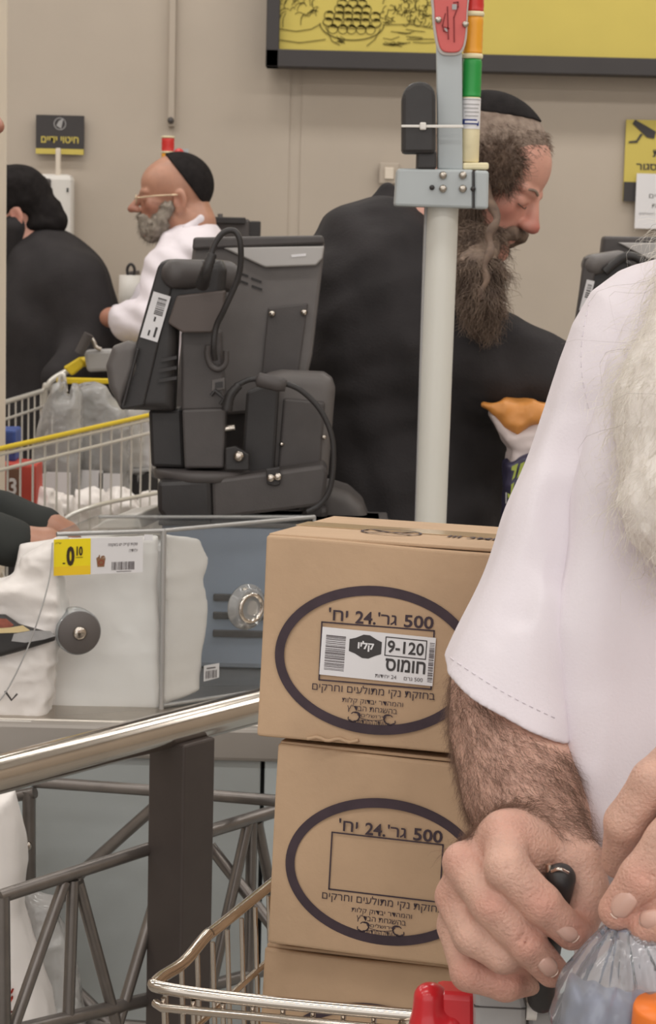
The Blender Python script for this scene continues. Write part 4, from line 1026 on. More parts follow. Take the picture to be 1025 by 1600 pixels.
MB().lathe([(.0150, -.010), (.0155, -.008), (.0155, .006), (.0145, .009), (.0, .0092)], pb+Vector((.004, 0, 0)), (0, -.25, 1), 36).build('cap', mat('orange_cap', (244, 128, 48), .4), tc_)
MB().lathe([(.026, -.14), (.026, -.05), (.013, -.025), (.013, -.008)], pb+Vector((.004, 0, 0)), (0, -.25, 1), 30).build('body', WHITEP, tc_)
# ================================================================ far trolley with bags
N0, N1 = P(-30, 706, 4.5), P(250, 645, 5.1); zn = (N0.z+N1.z)/2; N0 = PZ(-30, 708, zn); N1 = PZ(250, 645, zn); F0 = PZ(-30, 640, zn); F1 = PZ(82, 606, zn)
t = thing('shopping_trolley', 'far pale wire trolley with a yellow rim and bags, beside the woman in black', 'trolley', (N0+F1)/2-Vector((0, 0, zn)))
PW = mat('pale_wire', (226, 223, 216), .35, .5)
MB().tube([N0, N1], .006, 8).build('yellow_rim', YEL, t); MB().tube([N0-Vector((0, 0, .012)), N1-Vector((0, 0, .012))], .004, 8).build('ring_wire', PW, t)
MB().tube([F0, F1], .007, 8).build('ring_wire', PW, t)
def Dn(p, z): return p-Vector((0, 0, z))
MB().tube([Dn(N0, .045), Dn(N1, .045)], .0042, 8).build('ring_wire', PW, t); MB().tube([Dn(F0, .045), Dn(F1, .045)], .0042, 8).build('ring_wire', PW, t)
nn_ = 17
for i in range(nn_):
    f = i/(nn_-1); a = N0.lerp(N1, f); MB().tube([a, Dn(a, .33)], .0024, 6).build('wire', PW, t)
for i in range(12):
    f = i/11; a = F0.lerp(F1, f); MB().tube([a, Dn(a, .33)], .0024, 6).build('wire', PW, t)
kp = crom([P(80, 830, 4.66), P(110, 805, 4.68), P(150, 790, 4.75), P(200, 779, 4.9), P(248, 770, 5.05)], 5)
MB().tube(kp, .005, 8).build('ring_wire', PW, t)
for i in range(8):
    f = i/7; a = Dn(N0.lerp(N1, f), .33); b = Dn(F0.lerp(F1, f), .33); MB().tube([a, b], .003, 6).build('floor_wire', PW, t)
H0 = P(85, 596, F1.y); 
MB().tube(crom([F1-Vector((.02, 0, .35)), P(70, 620, F1.y-.1), P(75, 603, F1.y-.12), P(84, 592, F1.y-.12), P(110, 577, F1.y-.12)], 5), .0085, 10).build('handle_stay', PW, t)
yh = F1.y-.12
slab([(98, 574), (124, 558), (131, 572), (112, 588)], yh-.02, .05, .006).build('handle_end', YEL, t)
slab([(130, 548), (176, 546), (178, 580), (136, 582)], yh-.04, .06, .01).build('coin_lock', LGP, t)
MB().tube([P(124, 566, yh+.02), P(240, 556, yh+.02)], .014, 12).build('handle_bar', YEL, t)
MB().tube([P(124, 552, yh-.06), P(139, 522, yh-.06)], .014, 10).build('key_grip', DGP, t)
MB().tube(crom([P(138, 524, yh-.04), P(146, 533, yh-.04), P(150, 542, yh-.04), P(158, 546, yh-.04)], 5), .006, 8).build('chain', STEEL, t)
slab([(88, 590), (170, 592), (170, 600), (98, 600), (96, 612), (88, 612)], yh-.15, .02, .003).build('child_seat_bar', YEL, t)
MB().tube(crom([P(92, 612, yh-.17), P(94, 590, yh-.17), P(99, 585, yh-.17), P(103, 612, yh-.17)], 4), .006, 8).build('child_seat_hook', PW, t)
for q in (N0, N1, F0, F1): MB().tube([Dn(q, .33), Vector((q.x, q.y, .1))], .01, 8).build('leg', PW, t); 
for q in (N0, N1, F0, F1): MB().lathe([(.01, -.012), (.05, -.012), (.055, 0), (.05, .012), (.01, .012)], Vector((q.x, q.y, .05)), (1, 0, 0), 16).build('wheel', BLK, t)
GB = clearmat('grey_bag_film', (236, 234, 232), .36, .10, 1.45, .9, 30)
def farbag(pts, Y, seed, label, par_name='shopping_bag', extra=None):
    tt = thing(par_name, label, 'bag', P(pts[0][0], pts[-1][1], Y))
    blob('film', [poly([P(x, y, Y) for x, y in pts], .07, .03), wrinkle(.007, 14, seed)], .007, GB, tt)
    return tt
tt = farbag([(86, 604), (96, 600), (96, 622), (112, 622), (116, 604), (124, 620), (122, 700), (118, 780), (66, 786), (58, 760), (60, 690)], 5.28, 2, 'clear bag of bottles in the far trolley, nearest the woman')
for x, y, h in ((75, 740, 70), (98, 738, 80), (86, 775, 40)):
    q = P(x, y, 5.28); MB().lathe([(.035, -.09), (.037, -.08), (.037, .02), (.03, .05), (.012, .07), (.012, .09)], q, (0, 0, 1), 18).build('bottle', BLK if x != 98 else MGP, tt)
    flat(frame(q+Vector((0, -.08, -.02)), (1, 0, 0), (0, 0, 1)), [rect(-.03, -.03, .03, .03)], PAPER, 'bottle_label', tt, .0)
tt = farbag([(116, 612), (128, 602), (150, 600), (165, 606), (175, 625), (195, 640), (205, 700), (200, 775), (135, 782), (122, 700)], 5.40, 9, 'clear bag with dark bottles in the middle of the far trolley')
for x, y in ((148, 735), (178, 740), (165, 770)):
    q = P(x, y, 5.40); MB().lathe([(.035, -.09), (.037, -.08), (.037, .02), (.03, .05), (.012, .07), (.012, .09)], q, (0, 0, 1), 18).build('bottle', BLK, tt)
    flat(frame(q+Vector((0, -.08, -.02)), (1, 0, 0), (0, 0, 1)), [rect(-.03, -.03, .03, .03)], PAPER, 'bottle_label', tt, .0)
tt = farbag([(185, 630), (232, 636), (240, 700), (238, 790), (200, 790), (198, 700)], 5.52, 21, 'pale bag at the till end of the far trolley')
tt = thing('red_carton', 'red and brown printed carton at the left end of the far trolley', 'carton', P(30, 780, 4.9))
slab([(-30, 722), (56, 727), (56, 800), (-30, 800)], 4.9, .12, .006).build('body', mat('carton_red', (190, 72, 60), .6, var=.1), tt)
slab([(10, 732), (32, 733), (32, 798), (10, 798)], 4.895, .01, .001).build('brown_panel', mat('carton_brown', (120, 88, 72), .6), tt)
write('3', frame(P(20, 760, 4.89), (1, 0, 0), (0, 0, 1)), 0, 0, .018, .04, PAPER, tt, .001, .03)
tt = thing('blue_box', 'blue packet standing on the red carton in the far trolley', 'packet', P(10, 720, 4.95))
slab([(-20, 672), (24, 672), (24, 722), (-20, 722)], 4.95, .1, .006).build('body', mat('blue_pack', (60, 84, 150), .5, var=.15, vscale=30), tt)
slab([(-20, 700), (24, 700), (24, 708), (-20, 708)], 4.947, .01, .001).build('pale_stripe', LGP, tt)
tt = thing('black_crate', 'dark plastic crate at the bottom of the far trolley', 'crate', P(215, 800, 5.0))
slab([(195, 738), (232, 735), (250, 745), (250, 800), (150, 806)], 5.45, .12, .01).build('body', BLK, tt)
slab([(193, 735), (232, 732), (233, 737), (193, 741)], 5.44, .02, .002).build('rim', LGP, tt)
LABS = ['small pale bag crumpled under the red carton in the far trolley', 'small pale bag crumpled beside the red carton, below the first clear bag', 'small pale bag crumpled below the middle clear bag of the far trolley', 'small pale bag crumpled between the middle bag and the dark crate', 'small pale bag crumpled at the till side end of the far trolley']
for k, (x, y) in enumerate(((62, 800), (90, 805), (140, 800), (185, 800), (235, 805))):
    tt = thing('loose_bag', LABS[k], 'bag', P(x, y, 4.8), 'crumpled bags in the far trolley')
    blob('film', [ell(P(x, y, 4.85+.002*x), (.045, .04, .05)), wrinkle(.012, 22, k+40)], .006, WBAG, tt)
# ================================================================ people
def head_ops(F, k=.012, nose=1.0, neck=None, eyes_closed=False):
    s = F.s; R = F.R; o = []
    def e(c, r, kk=k, mode='u'): o.append(ell(F(*c), A(r)*s, R, kk*s, mode))
    def c_(a, b, ra, rb=None, kk=k, mode='u'): o.append(cap(F(*a), F(*b), ra*s, (ra if rb is None else rb)*s, kk*s, mode))
    e((0, -.015, .035), (.076, .098, .090)); e((0, .030, .038), (.066, .064, .062)); e((0, .035, -.035), (.057, .060, .080), .02)
    for x in (-1, 1):
        c_((x*.050, .0, -.060), (x*.012, .074, -.100), .018, .016, .02); e((x*.040, .058, -.024), (.023, .024, .022))
        e((x*.031, .106, -.004), (.019, .019, .0125), .008, 's')
        e((x*.031, .0765, -.005), (.0155, .0155, .0125), .003)
        c_((x*.014, .090, .014), (x*.042, .080, .016), .0085, .0075, .008)
        c_((x*.019, .091, -.001), (x*.044, .079, -.002), .0035, .003, .004)      # upper lid
        e((x*.0115, .105, -.036), (.0085, .012, .0085), .006)
        # ear
        E = Fr(F(x*.077, -.014, -.012), Vector(F.R[1])-Vector(F.R[0])*x*.25, F.R[2], s)
        e_ = ell(E(0, -.004, .002), A((.008, .020, .032))*s, E.R, .006*s); o.append(e_)
        o.append(ell(E(x*.008, .001, .003), A((.007, .011, .019))*s, E.R, .004*s, 's'))
        o.append(ell(E(0, .010, -.008), A((.006, .006, .009))*s, E.R, .005*s)); o.append(ell(E(0, .002, -.028), A((.006, .009, .008))*s, E.R, .005*s))
    e((0, .080, -.098), (.022, .020, .018), .015)
    c_((0, .092, .006), (0, .113*nose, -.030), .0085, .0115, .010); e((0, .1165*nose, -.034), (.0115, .0115, .010), .006)
    c_((-.018, .090, -.060), (.018, .090, -.060), .0065, None, .008); c_((-.015, .089, -.070), (.015, .089, -.070), .007, None, .006)
    c_((-.022, .101, -.0652), (.022, .101, -.0652), .0022, None, .003, 's')
    if neck is not None:
        a = F(0, -.02, -.055); o.append(cap(a, neck, .056*s, .066*s, .03))
    return o
def on_head(F, V):
    return ((V-F.o) @ F.R.T)/F.s
def face_tone(F, extra=None):
    def fn(V):
        q = on_head(F, V); t = np.zeros(len(V))
        t += .8*np.exp(-(((q-[0, .118, -.035])/[.018, .022, .016])**2).sum(1))
        for x in (-1, 1): t += .5*np.exp(-(((q-[x*.045, .07, -.03])/[.025, .03, .022])**2).sum(1))
        for x in (-1, 1): t += .5*np.exp(-(((q-[x*.08, -.014, -.012])/[.014, .02, .02])**2).sum(1))
        t += .9*np.exp(-(((q-[0, .095, -.065])/[.022, .012, .006])**2).sum(1))
        if extra is not None: t += extra(q)
        return np.clip(t, 0, 1)
    return fn
def legs(t, hips, feet, y, rad=.075, m=TROUS):
    ops = []
    for h_, f_ in zip(hips, feet): 
        kx = (Vector(h_)+Vector(f_))/2; ops += [cap(h_, kx, rad*1.2, rad*.85, .03), cap(kx, f_, rad*.85, rad*.62, .03)]
    ops.append(cap(hips[0], hips[1], rad*1.35, None, .05)); blob('trousers', ops, .012, m, t)
    for f_ in feet: blob('shoe', [cap(Vector((f_[0], f_[1]-.10, .035)), Vector((f_[0], f_[1]+.05, .045)), .034, .038, .02), cap(Vector((f_[0], f_[1]+.03, .05)), Vector((f_[0], f_[1]+.03, .11)), .036, .04)], .008, LEATH, t)
# ---------------------------------------------------------------- bald man with skullcap and glasses (far left)
YK = 6.2; s = YK/FPX
F = Fr(P(271, 308, YK), (-1, -.10, -.03), (0.03, 0, 1), 1.0)
t = thing('person', 'bald grey bearded person in a white shirt, black skullcap and glasses', 'person', (P(300, 500, YK).x, YK, 0))
neck = P(300, 362, YK)
tors = P(305, 470, YK)
ops = head_ops(F, neck=P(296, 350, YK), nose=1.05)
ops += [cap(P(300, 350, YK), P(303, 400, YK), .062, .08, .04), cap(P(303, 410, YK), P(300, 700, YK), .08, .11, .05)]
fa = [P(264, 425, YK-.15), P(238, 505, YK-.24), P(202, 503, YK-.2), P(184, 497, YK-.12)]
ops += tube_ops([P(285, 392, YK-.06)]+fa, [.055, .05, .042, .034, .028], .02)
ops += [ell(fa[-1]+Vector((-.02, .02, 0)), (.035, .03, .03), None, .015)]
me_k = solid('body', ops, .0042, face_tone(F, lambda q: .35*np.clip((.06-q[:, 2])*6, 0, 1)*(q[:, 1] > 0)))
link('body', me_k, SKIN2, t)
so = [cap(P(303, 385, YK), P(302, 460, YK), .085, .125, .04), ell(P(302, 392, YK), (.085, .19, .07), None, .04), cap(P(302, 460, YK), P(300, 720, YK), .135, .14, .05)]
so += tube_ops([P(285, 400, YK-.06)]+fa[:2], [.078, .068, .058], .03)
so += tube_ops([fa[1], fa[2], Vector(fa[2]).lerp(Vector(fa[3]), .55)], [.058, .054, .044], .02)
so += tube_ops([P(285, 398, YK+.12), P(262, 440, YK+.16), P(225, 480, YK+.1)], [.075, .065, .05], .03)
so += [folds(P(250, 480, YK), (.6, 0, .8), .06, .004, 3), wrinkle(.002, 18, 2)]
blob('shirt', so, .006, SHIRT, t)
co = tube_ops([P(322, 346, YK), P(312, 342, YK-.055), P(292, 358, YK-.08), P(270, 378, YK-.075), P(256, 394, YK-.05)], [.008, .012, .013, .012, .009], .01)
co += tube_ops([P(322, 346, YK), P(310, 344, YK+.055), P(285, 360, YK+.07)], [.018, .018, .016], .015)
blob('collar', co, .004, SHIRT, t)
kp_ = [ell(F(0, -.015, .035), (.082, .104, .096), F.R, .01), half(F(0, -.018, .068), Vector(F.R[2])*-.60+Vector(F.R[1])*.80, .003)]
blob('skullcap', kp_, .0032, VELV, t)
bd = [ell(F(0, .058, -.085), (.046, .040, .044), F.R, .02), ell(F(0, .072, -.058), (.030, .030, .014), F.R, .01)]
for x in (-1, 1): bd += [cap(F(x*.058, .018, -.03), F(x*.045, .045, -.085), .018, .026, .02)]
bd += [ell(F(0, .096, -.066), (.018, .012, .004), F.R, .004, 's'), wrinkle(.005, 60, 5)]
me_b = solid('beard', bd, .0035); link('beard', me_b, HAIRW, t)
r_, n_h = sample(me_b, lambda V, N: on_head(F, V)[:, 1] > 0, 900, 3)
strands('beard_hair', r_, n_h*.5+A([0, 0, -.8]), .013, .0007, HAIRW, t, .5, 0, 4)
gl = thing('glasses', 'thin metal rimmed glasses worn by the bald bearded person', 'glasses', F(0, .1, -.002))
GM = mat('gold_wire', (220, 200, 170), .3, .8)
for x in (-1, 1):
    c0 = [F(x*.032+.021*math.cos(a), .108, -.006+.015*math.sin(a)) for a in np.linspace(0, 6.283, 17)[:-1]]
    MB().tube(c0, .0014, 6, closed=True).build('rim', GM, gl)
    MB().add([Vector(q) for q in c0], [tuple(range(16))]).build('lens', clearmat('spectacle_lens', (240, 240, 240), .12, .05), gl)
    MB().tube([F(x*.053, .106, -.002), F(x*.079, .05, .004), F(x*.083, -.01, .006)], .0022, 6).build('temple', GM, gl)
MB().tube([F(-.011, .110, -.002), F(0, .112, 0), F(.011, .110, -.002)], .0014, 6).build('bridge', GM, gl)
legs(t, [P(298, 740, YK-.07), P(298, 740, YK+.07)], [Vector((P(298, 700, YK).x, YK-.1, .1)), Vector((P(298, 700, YK).x, YK+.1, .1))], YK)
# ---------------------------------------------------------------- woman in black
YW = 6.35
F = Fr(P(16, 335, YW), (-1, -.15, -.25), (-.25, 0, 1), 1.0)
t = thing('person', 'person in a black headscarf, black mask and black dress at the left', 'person', (P(80, 600, YW).x, YW, 0))
ops = head_ops(F, neck=P(62, 400, YW))
ops += [cap(P(58, 392, YW), P(66, 440, YW), .06, .09, .04), cap(P(66, 450, YW), P(80, 700, YW), .09, .1, .04)]
blob('body', ops, .005, SKIN3, t, face_tone(F))
ds = [ell(P(88, 440, YW), (.135, .2, .13), None, .06), cap(P(70, 420, YW), P(60, 500, YW), .12, .17, .06), cap(P(110, 450, YW), P(120, 560, YW), .10, .16, .08), cap(P(80, 520, YW), P(90, 800, YW), .19, .21, .08),
      cap(P(120, 440, YW-.12), P(145, 540, YW-.16), .085, .08, .05), cap(P(145, 540, YW-.16), P(90, 590, YW-.3), .07, .05, .04), folds(P(80, 600, YW), (1, 0, .2), .14, .006, 5)]
blob('dress', ds, .008, COAT, t)
sk = [cap(P(85, 760, YW), Vector((P(85, 700, YW).x, YW, .12)), .2, .26, .05), folds(P(80, 600, YW), (1, .4, 0), .12, .01, 2)]
blob('skirt', sk, .014, COAT, t)
hs_ = [ell(F(0, -.02, .055), (.09, .11, .085), F.R, .02), cap(P(36, 306, YW), P(88, 345, YW), .078, .036, .02), ell(P(66, 350, YW), (.06, .06, .026), None, .02), ell(P(14, 288, YW), (.09, .09, .05), None, .03), wrinkle(.006, 14, 4)]
blob('headscarf', hs_, .005, VELV, t)
mk = [ell(F(0, .05, -.055), (.066, .075, .075), F.R, .02), cap(F(.06, .0, -.04), F(.02, .03, -.13), .035, .04, .02), cap(F(-.06, .0, -.04), F(-.02, .03, -.13), .035, .04, .02)]
blob('face_mask', mk, .005, COAT, t)
for d_ in (-.08, .08): blob('shoe', [cap(Vector((P(85, 700, YW).x-.08, YW+d_, .035)), Vector((P(85, 700, YW).x+.06, YW+d_, .04)), .034, .036)], .008, LEATH, t)
# ---------------------------------------------------------------- person at the left edge with two sleeves reaching in
YE = 3.3
F = Fr(P(-113, 150, YE), (1, -.2, -.1), (0, 0, 1), 1.0)
t = thing('person', 'person mostly outside the left edge, black sleeves reaching over the counter', 'person', (P(-330, 900, YE).x, YE, 0))
nx = P(-175, 320, YE)
ops = head_ops(F, neck=nx)+[cap(nx, nx+Vector((-.05, 0, -.3)), .07, .1, .04)]
wr1, wr2 = P(74, 826, YE+.06), P(34, 850, YE-.06)
sh1, sh2 = P(-250, 420, YE+.14), P(-250, 420, YE-.14); el1, el2 = P(-230, 760, YE+.14), P(-240, 800, YE-.14)
for sh, elb, wr, hd in ((sh1, el1, wr1, Vector((.045, .02, -.022))), (sh2, el2, wr2, Vector((.06, .02, .0)))):
    ops += [cap(nx+Vector((-.05, 0, -.1)), sh, .09, .06, .05)]
    ops += tube_ops([sh, elb, wr, wr+hd*.6], [.05, .042, .024, .026], .02)
    for k in range(4): 
        b0 = wr+hd*.8+Vector((0, .014*(k-1.5), -.004*abs(k-1.5))); ops += tube_ops([b0, b0+hd*.55+Vector((0, 0, -.01)), b0+hd*.8+Vector((0, .0, -.035))], [.0095, .0085, .007], .006)
    ops += tube_ops([wr+hd*.5+Vector((0, -.02, 0)), wr+hd*1.0+Vector((0, -.034, -.02))], [.011, .008], .008)
ops += [cap(nx+Vector((-.08, 0, -.15)), nx+Vector((-.12, 0, -.75)), .11, .12, .05)]
blob('body', ops, .0045, SKIN2, t, face_tone(F))
js = [cap(nx+Vector((-.07, 0, -.14)), nx+Vector((-.13, 0, -.8)), .14, .16, .05)]
for sh, elb, wr in ((sh1, el1, wr1), (sh2, el2, wr2)):
    js += [cap(nx+Vector((-.06, 0, -.12)), sh, .11, .085, .05)]; dd = (Vector(wr)-Vector(elb)).normalized(); js += tube_ops([sh, elb, Vector(wr)-dd*.012], [.078, .064, .037], .03)
js += [folds(el1, (1, 0, .3), .07, .004, 9)]
blob('jacket', js, .006, mat('dark_green_black_cloth', (48, 50, 48), .9, var=.12), t)
blob('hair', [ell(F(0, -.03, .05), (.084, .1, .092), F.R, .01), half(F(0, .02, .02), Vector(F.R[1])*.7-Vector(F.R[2])*.5, .01)], .005, HAIRB, t)
hp = nx+Vector((-.13, 0, -.85)); legs(t, [hp+Vector((0, -.09, 0)), hp+Vector((0, .09, 0))], [Vector((hp.x, YE-.12, .1)), Vector((hp.x, YE+.12, .1))], YE)
# ---------------------------------------------------------------- bending man in the black coat
YM = 3.86; s = YM/FPX
F = Fr(P(760, 274, YM), (.80, -.34, -.47), (.45, -.1, .88), 1.09)
t = thing('person', 'bearded person in a black coat and skullcap bending forward behind the pole', 'person', (P(640, 900, YM).x, YM, 0))
neck = P(690, 385, YM+.02)
ops = head_ops(F, neck=neck, nose=.98)
ops += [cap(neck, P(655, 470, YM), .075, .11, .04), cap(P(650, 480, YM), P(620, 830, YM), .12, .13, .05)]
ops += tube_ops([P(690, 500, YM-.14), P(800, 560, YM-.16), P(930, 590, YM-.14), P(965, 600, YM-.12)], [.06, .048, .034, .03], .02)
hb = P(965, 600, YM-.12)
for k in range(4): 
    b0 = hb+Vector((.03, .018*(k-1.5), -.01)); ops += tube_ops([b0, b0+Vector((.04, 0, -.015)), b0+Vector((.05, 0, -.045))], [.011, .0095, .008], .008)
ops += tube_ops([hb, hb+Vector((.03, -.035, -.02)), hb+Vector((.055, -.03, -.04))], [.014, .011, .009], .01)
me_m = solid('body', ops, .0034, face_tone(F, lambda q: .25*np.clip(q[:, 1]*12-.6, 0, 1)*(q[:, 2] < .02)))
link('body', me_m, SKIN3, t)
ct = [cap(P(600, 450, YM+.02), P(640, 540, YM), .15, .18, .08), ell(P(590, 470, YM+.02), (.13, .21, .165), None, .07), cap(P(648, 440, YM+.02), P(660, 530, YM-.02), .085, .105, .06),
      cap(P(612, 570, YM), P(640, 840, YM), .17, .18, .08), cap(P(560, 560, YM), P(580, 1000, YM), .10, .16, .08), cap(P(690, 640, YM), P(700, 1000, YM), .10, .13, .08),
      cap(P(715, 560, YM-.02), P(725, 700, YM-.02), .10, .085, .06)]
ct += tube_ops([P(660, 530, YM-.12), P(770, 566, YM-.15), P(850, 592, YM-.15), P(935, 608, YM-.14)], [.10, .080, .066, .056], .05)
ct += tube_ops([P(660, 500, YM+.14), P(780, 590, YM+.17), P(850, 640, YM+.12)], [.1, .07, .05], .05)
ct += [folds(P(700, 500, YM), (.35, 0, -.95), .085, .0035, 3), folds(P(740, 550, YM-.1), (.9, .1, .45), .10, .004, 8), wrinkle(.0022, 14, 6)]
ct.append(boxp(P(900, 300, YM), (.19, .3, .12), None, .02, .02, 's'))
blob('coat', ct, .0055, COAT, t)
kc = [cap(P(612, 322, YM+.05), P(606, 296, YM+.05), .022, .012, .01), cap(P(600, 330, YM+.06), P(652, 380, YM-.03), .034, .034, .03), cap(P(652, 380, YM-.03), P(700, 425, YM-.10), .034, .026, .03), cap(P(700, 425, YM-.10), P(722, 480, YM-.20), .026, .02, .02)]
blob('coat_collar', kc, .004, COAT, t)
wc = [cap(P(712, 385, YM-.08), P(722, 418, YM-.19), .018, .012, .01), cap(P(700, 380, YM-.02), P(712, 395, YM-.06), .02, .018, .01)]
blob('shirt_collar', wc, .003, SHIRT, t)
kp_ = [ell(F(0, -.018, .040), A((.079, .103, .094))*F.s, F.R, .01), half(F(0, -.012, .100), Vector(F.R[2])*-1+Vector(F.R[1])*.42, .003)]
blob('skullcap', kp_, .003, VELV, t)
hr = [ell(F(0, -.015, .036), A((.0795, .1015, .0935))*F.s, F.R, .01), half(F(0, .066, .06), Vector(F.R[1])*.85+Vector(F.R[2])*-.12, .008), half(F(0, 0, -.03), Vector(F.R[2])*-1+Vector(F.R[1])*.7, .006)]
me_h = solid('short_hair', hr, .003); link('short_hair', me_h, HAIRG, t)
r_, n_h = sample(me_h, lambda V, N: (V[:, 1] < YM+.05) & (on_head(F, V)[:, 2] < .088+.42*on_head(F, V)[:, 1]), 2600, 6); strands('short_hair_fibre', r_, n_h*.5+A([.3, 0, -.5]), .010, .0006, HAIRG, t, .4, 0, 8, 3)
tf = [ell(F(-.076, .036, .032), A((.014, .030, .034))*F.s, F.R, .01), ell(F(-.079, .010, .012), A((.012, .024, .034))*F.s, F.R, .01), ell(F(-.077, .045, .012), A((.010, .018, .016))*F.s, F.R, .01), wrinkle(.004, 60, 9)]
me_t = solid('temple_curls', tf, .003); link('temple_curls', me_t, HAIRB, t)
r_, n_h = sample(me_t, lambda V, N: V[:, 1] < YM+1, 1300, 7); strands('temple_hair', r_, n_h+A([.1, -.1, -.4]), .022, .0007, HAIRB, t, .9, 0, 9, 5)
sl = crom([F(-.083, .014, .0), P(773, 330, YM-.17), P(765, 380, YM-.22), P(758, 430, YM-.27), P(752, 470, YM-.295)], 8)
sl = [p_+Vector((.0035*math.sin(i*.8), .003*math.cos(i*.8), 0)) for i, p_ in enumerate(sl)]
MB().tube(sl, .008, 10, rs=[.0085+.0015*math.sin(i*1.1)-.0001*i for i in range(len(sl))]).build('side_lock', HAIRB, t)
bd = [ell(F(0, .046, -.106), A((.040, .034, .034))*F.s, F.R, .02)]
for x in (-1, 1): bd += [cap(F(x*.062, .006, -.04), F(x*.040, .045, -.10), .018, .026, .02)]
bd += tube_ops([P(748, 385, YM-.10), P(744, 430, YM-.22), P(752, 475, YM-.26), P(766, 500, YM-.26)], [.034, .030, .020, .006], .03)
bd += [cap(F(-.022, .097, -.056), F(.022, .099, -.056), .008, None, .008), cap(F(-.024, .098, -.057), F(-.036, .078, -.078), .0085, .012, .01), cap(F(.024, .098, -.057), F(.036, .078, -.078), .0085, .012, .01), wrinkle(.003, 45, 5)]
BRD = mat('brown_beard', (96, 79, 69), .85, col2=(140, 120, 104), vscale=35, bump=.8, bscale=160)
me_b = solid('beard', bd, .0032); link('beard', me_b, BRD, t)
r_, n_h = sample(me_b, lambda V, N: (V[:, 1] < YM) & ((on_head(F, V)[:, 1] < .086) | (V[:, 2] < P(750, 400, YM).z)), 7500, 3)
strands('beard_hair', r_, lay(n_h, [-.05, -.05, -.9], .28), .036, .0008, BRD, t, .7, 0, 4, 5)
for x in (-1,):
    MB().tube(crom([F(x*.016, .0985, .016), F(x*.03, .0945, .021), F(x*.045, .083, .016)], 4), .0026, 6).build('eyebrow', HAIRG, t)
    MB().tube(crom([F(x*.020, .0925, -.010), F(x*.032, .0945, -.0125), F(x*.045, .085, -.010)], 4), .0011, 6).build('eyelashes', HAIRB, t)
hp = P(620, 900, YM); legs(t, [Vector((hp.x-.05, YM-.1, .9)), Vector((hp.x-.05, YM+.1, .9))], [Vector((hp.x-.03, YM-.13, .1)), Vector((hp.x-.03, YM+.13, .1))], YM, .085)
# crinkled white packet end and the bag he holds
t = thing('tassel_paper', 'small crumpled white tissue between the long beard and the coat sleeve', 'tissue', P(775, 490, YM-.15))
blob('tissue', [poly([P(x, y, YM-.24) for x, y in ((768, 455), (776, 450), (784, 470), (790, 492), (776, 492))], .008, .004), wrinkle(.003, 60, 3)], .0025, mat('tissue_pink', (222, 206, 198), .7), t)
t = thing('grocery_bag', 'orange and white food bag with green letters held by the bending person', 'bag', P(810, 700, YM-.25))
Yg = YM-.26
blob('orange_top', [poly([P(x, y, Yg) for x, y in ((756, 632), (790, 626), (830, 628), (900, 640), (900, 672), (850, 660), (825, 662), (806, 676), (792, 668), (778, 652))], .035, .014), wrinkle(.004, 25, 3)], .004, mat('bag_orange', (206, 138, 68), .45, var=.12, vscale=20), t)
blob('white_part', [poly([P(x, y, Yg+.01) for x, y in ((768, 646), (800, 672), (850, 655), (920, 655), (920, 760), (790, 738), (798, 700), (786, 684))], .04, .016), wrinkle(.004, 25, 13)], .004, mat('bag_pale', (206, 192, 190), .5, var=.05), t)
blob('dark_part', [poly([P(x, y, Yg-.005) for x, y in ((790, 724), (838, 700), (940, 700), (940, 850), (786, 850), (788, 790))], .045, .016), wrinkle(.003, 22, 23)], .004, mat('bag_navy', (58, 54, 78), .4, var=.1), t)
M = frame(P(808, 750, Yg-.056), (1, 0, -.1), (.12, 0, 1)); s = Yg/FPX; LGm = mat('bag_lime', (158, 170, 74), .5)
flat(M, [[(-11*s, 20*s), (-2*s, 26*s), (-4*s, 4*s), (-8*s, -2*s), (-6*s, 14*s), (-11*s, 14*s)], [(2*s, 26*s), (8*s, 30*s), (6*s, 10*s), (-1*s, 2*s)], [(-8*s, -8*s), (-4*s, -4*s), (-5*s, -28*s), (-10*s, -30*s), (-12*s, -22*s), (-7*s, -24*s)]], LGm, 'green_letters', t, 0)
flat(M, strip([(22*s, 30*s), (12*s, 22*s), (8*s, 8*s), (12*s, -6*s)], 2.4*s)+strip([(18*s, -10*s), (4*s, -20*s), (-4*s, -30*s), (-3*s, -60*s)], 2.6*s)+strip([(-14*s, -22*s), (-12*s, -38*s)], 2*s), LGP, 'pale_lines', t, 0)
# ---------------------------------------------------------------- near man in the white shirt
t = thing('person', 'near person in a short sleeved white shirt, hairy forearm, hands holding key and bottles', 'person', (.42, 1.72, 0))
YS = 1.62
shd = P(1010, 545, 1.66); elb = P(800, 1065, 1.578); wr = P(835, 1325, 1.475)
F = Fr(P(1215, 190, 1.72), (-.45, -.85, -.25), (0, 0, 1), 1.0)
nk = P(1200, 420, 1.78)
ops = head_ops(F, neck=nk)+[cap(nk, nk+Vector((0, .02, -.25)), .065, .12, .05)]
ops += [cap(nk+Vector((0, .0, -.25)), nk+Vector((0, -.05, -.65)), .10, .10, .05), cap(nk+Vector((0, 0, -.08)), shd, .06, .045, .04)]
ops += tube_ops([shd, elb, wr], [.045, .041, .030], .02)
ops += [cap(P(798, 1140, 1.552), P(812, 1235, 1.515), .045, .042, .02), cap(P(836, 1215, 1.545), P(850, 1290, 1.505), .034, .034, .02)]
me_ = None
HY = 1.425
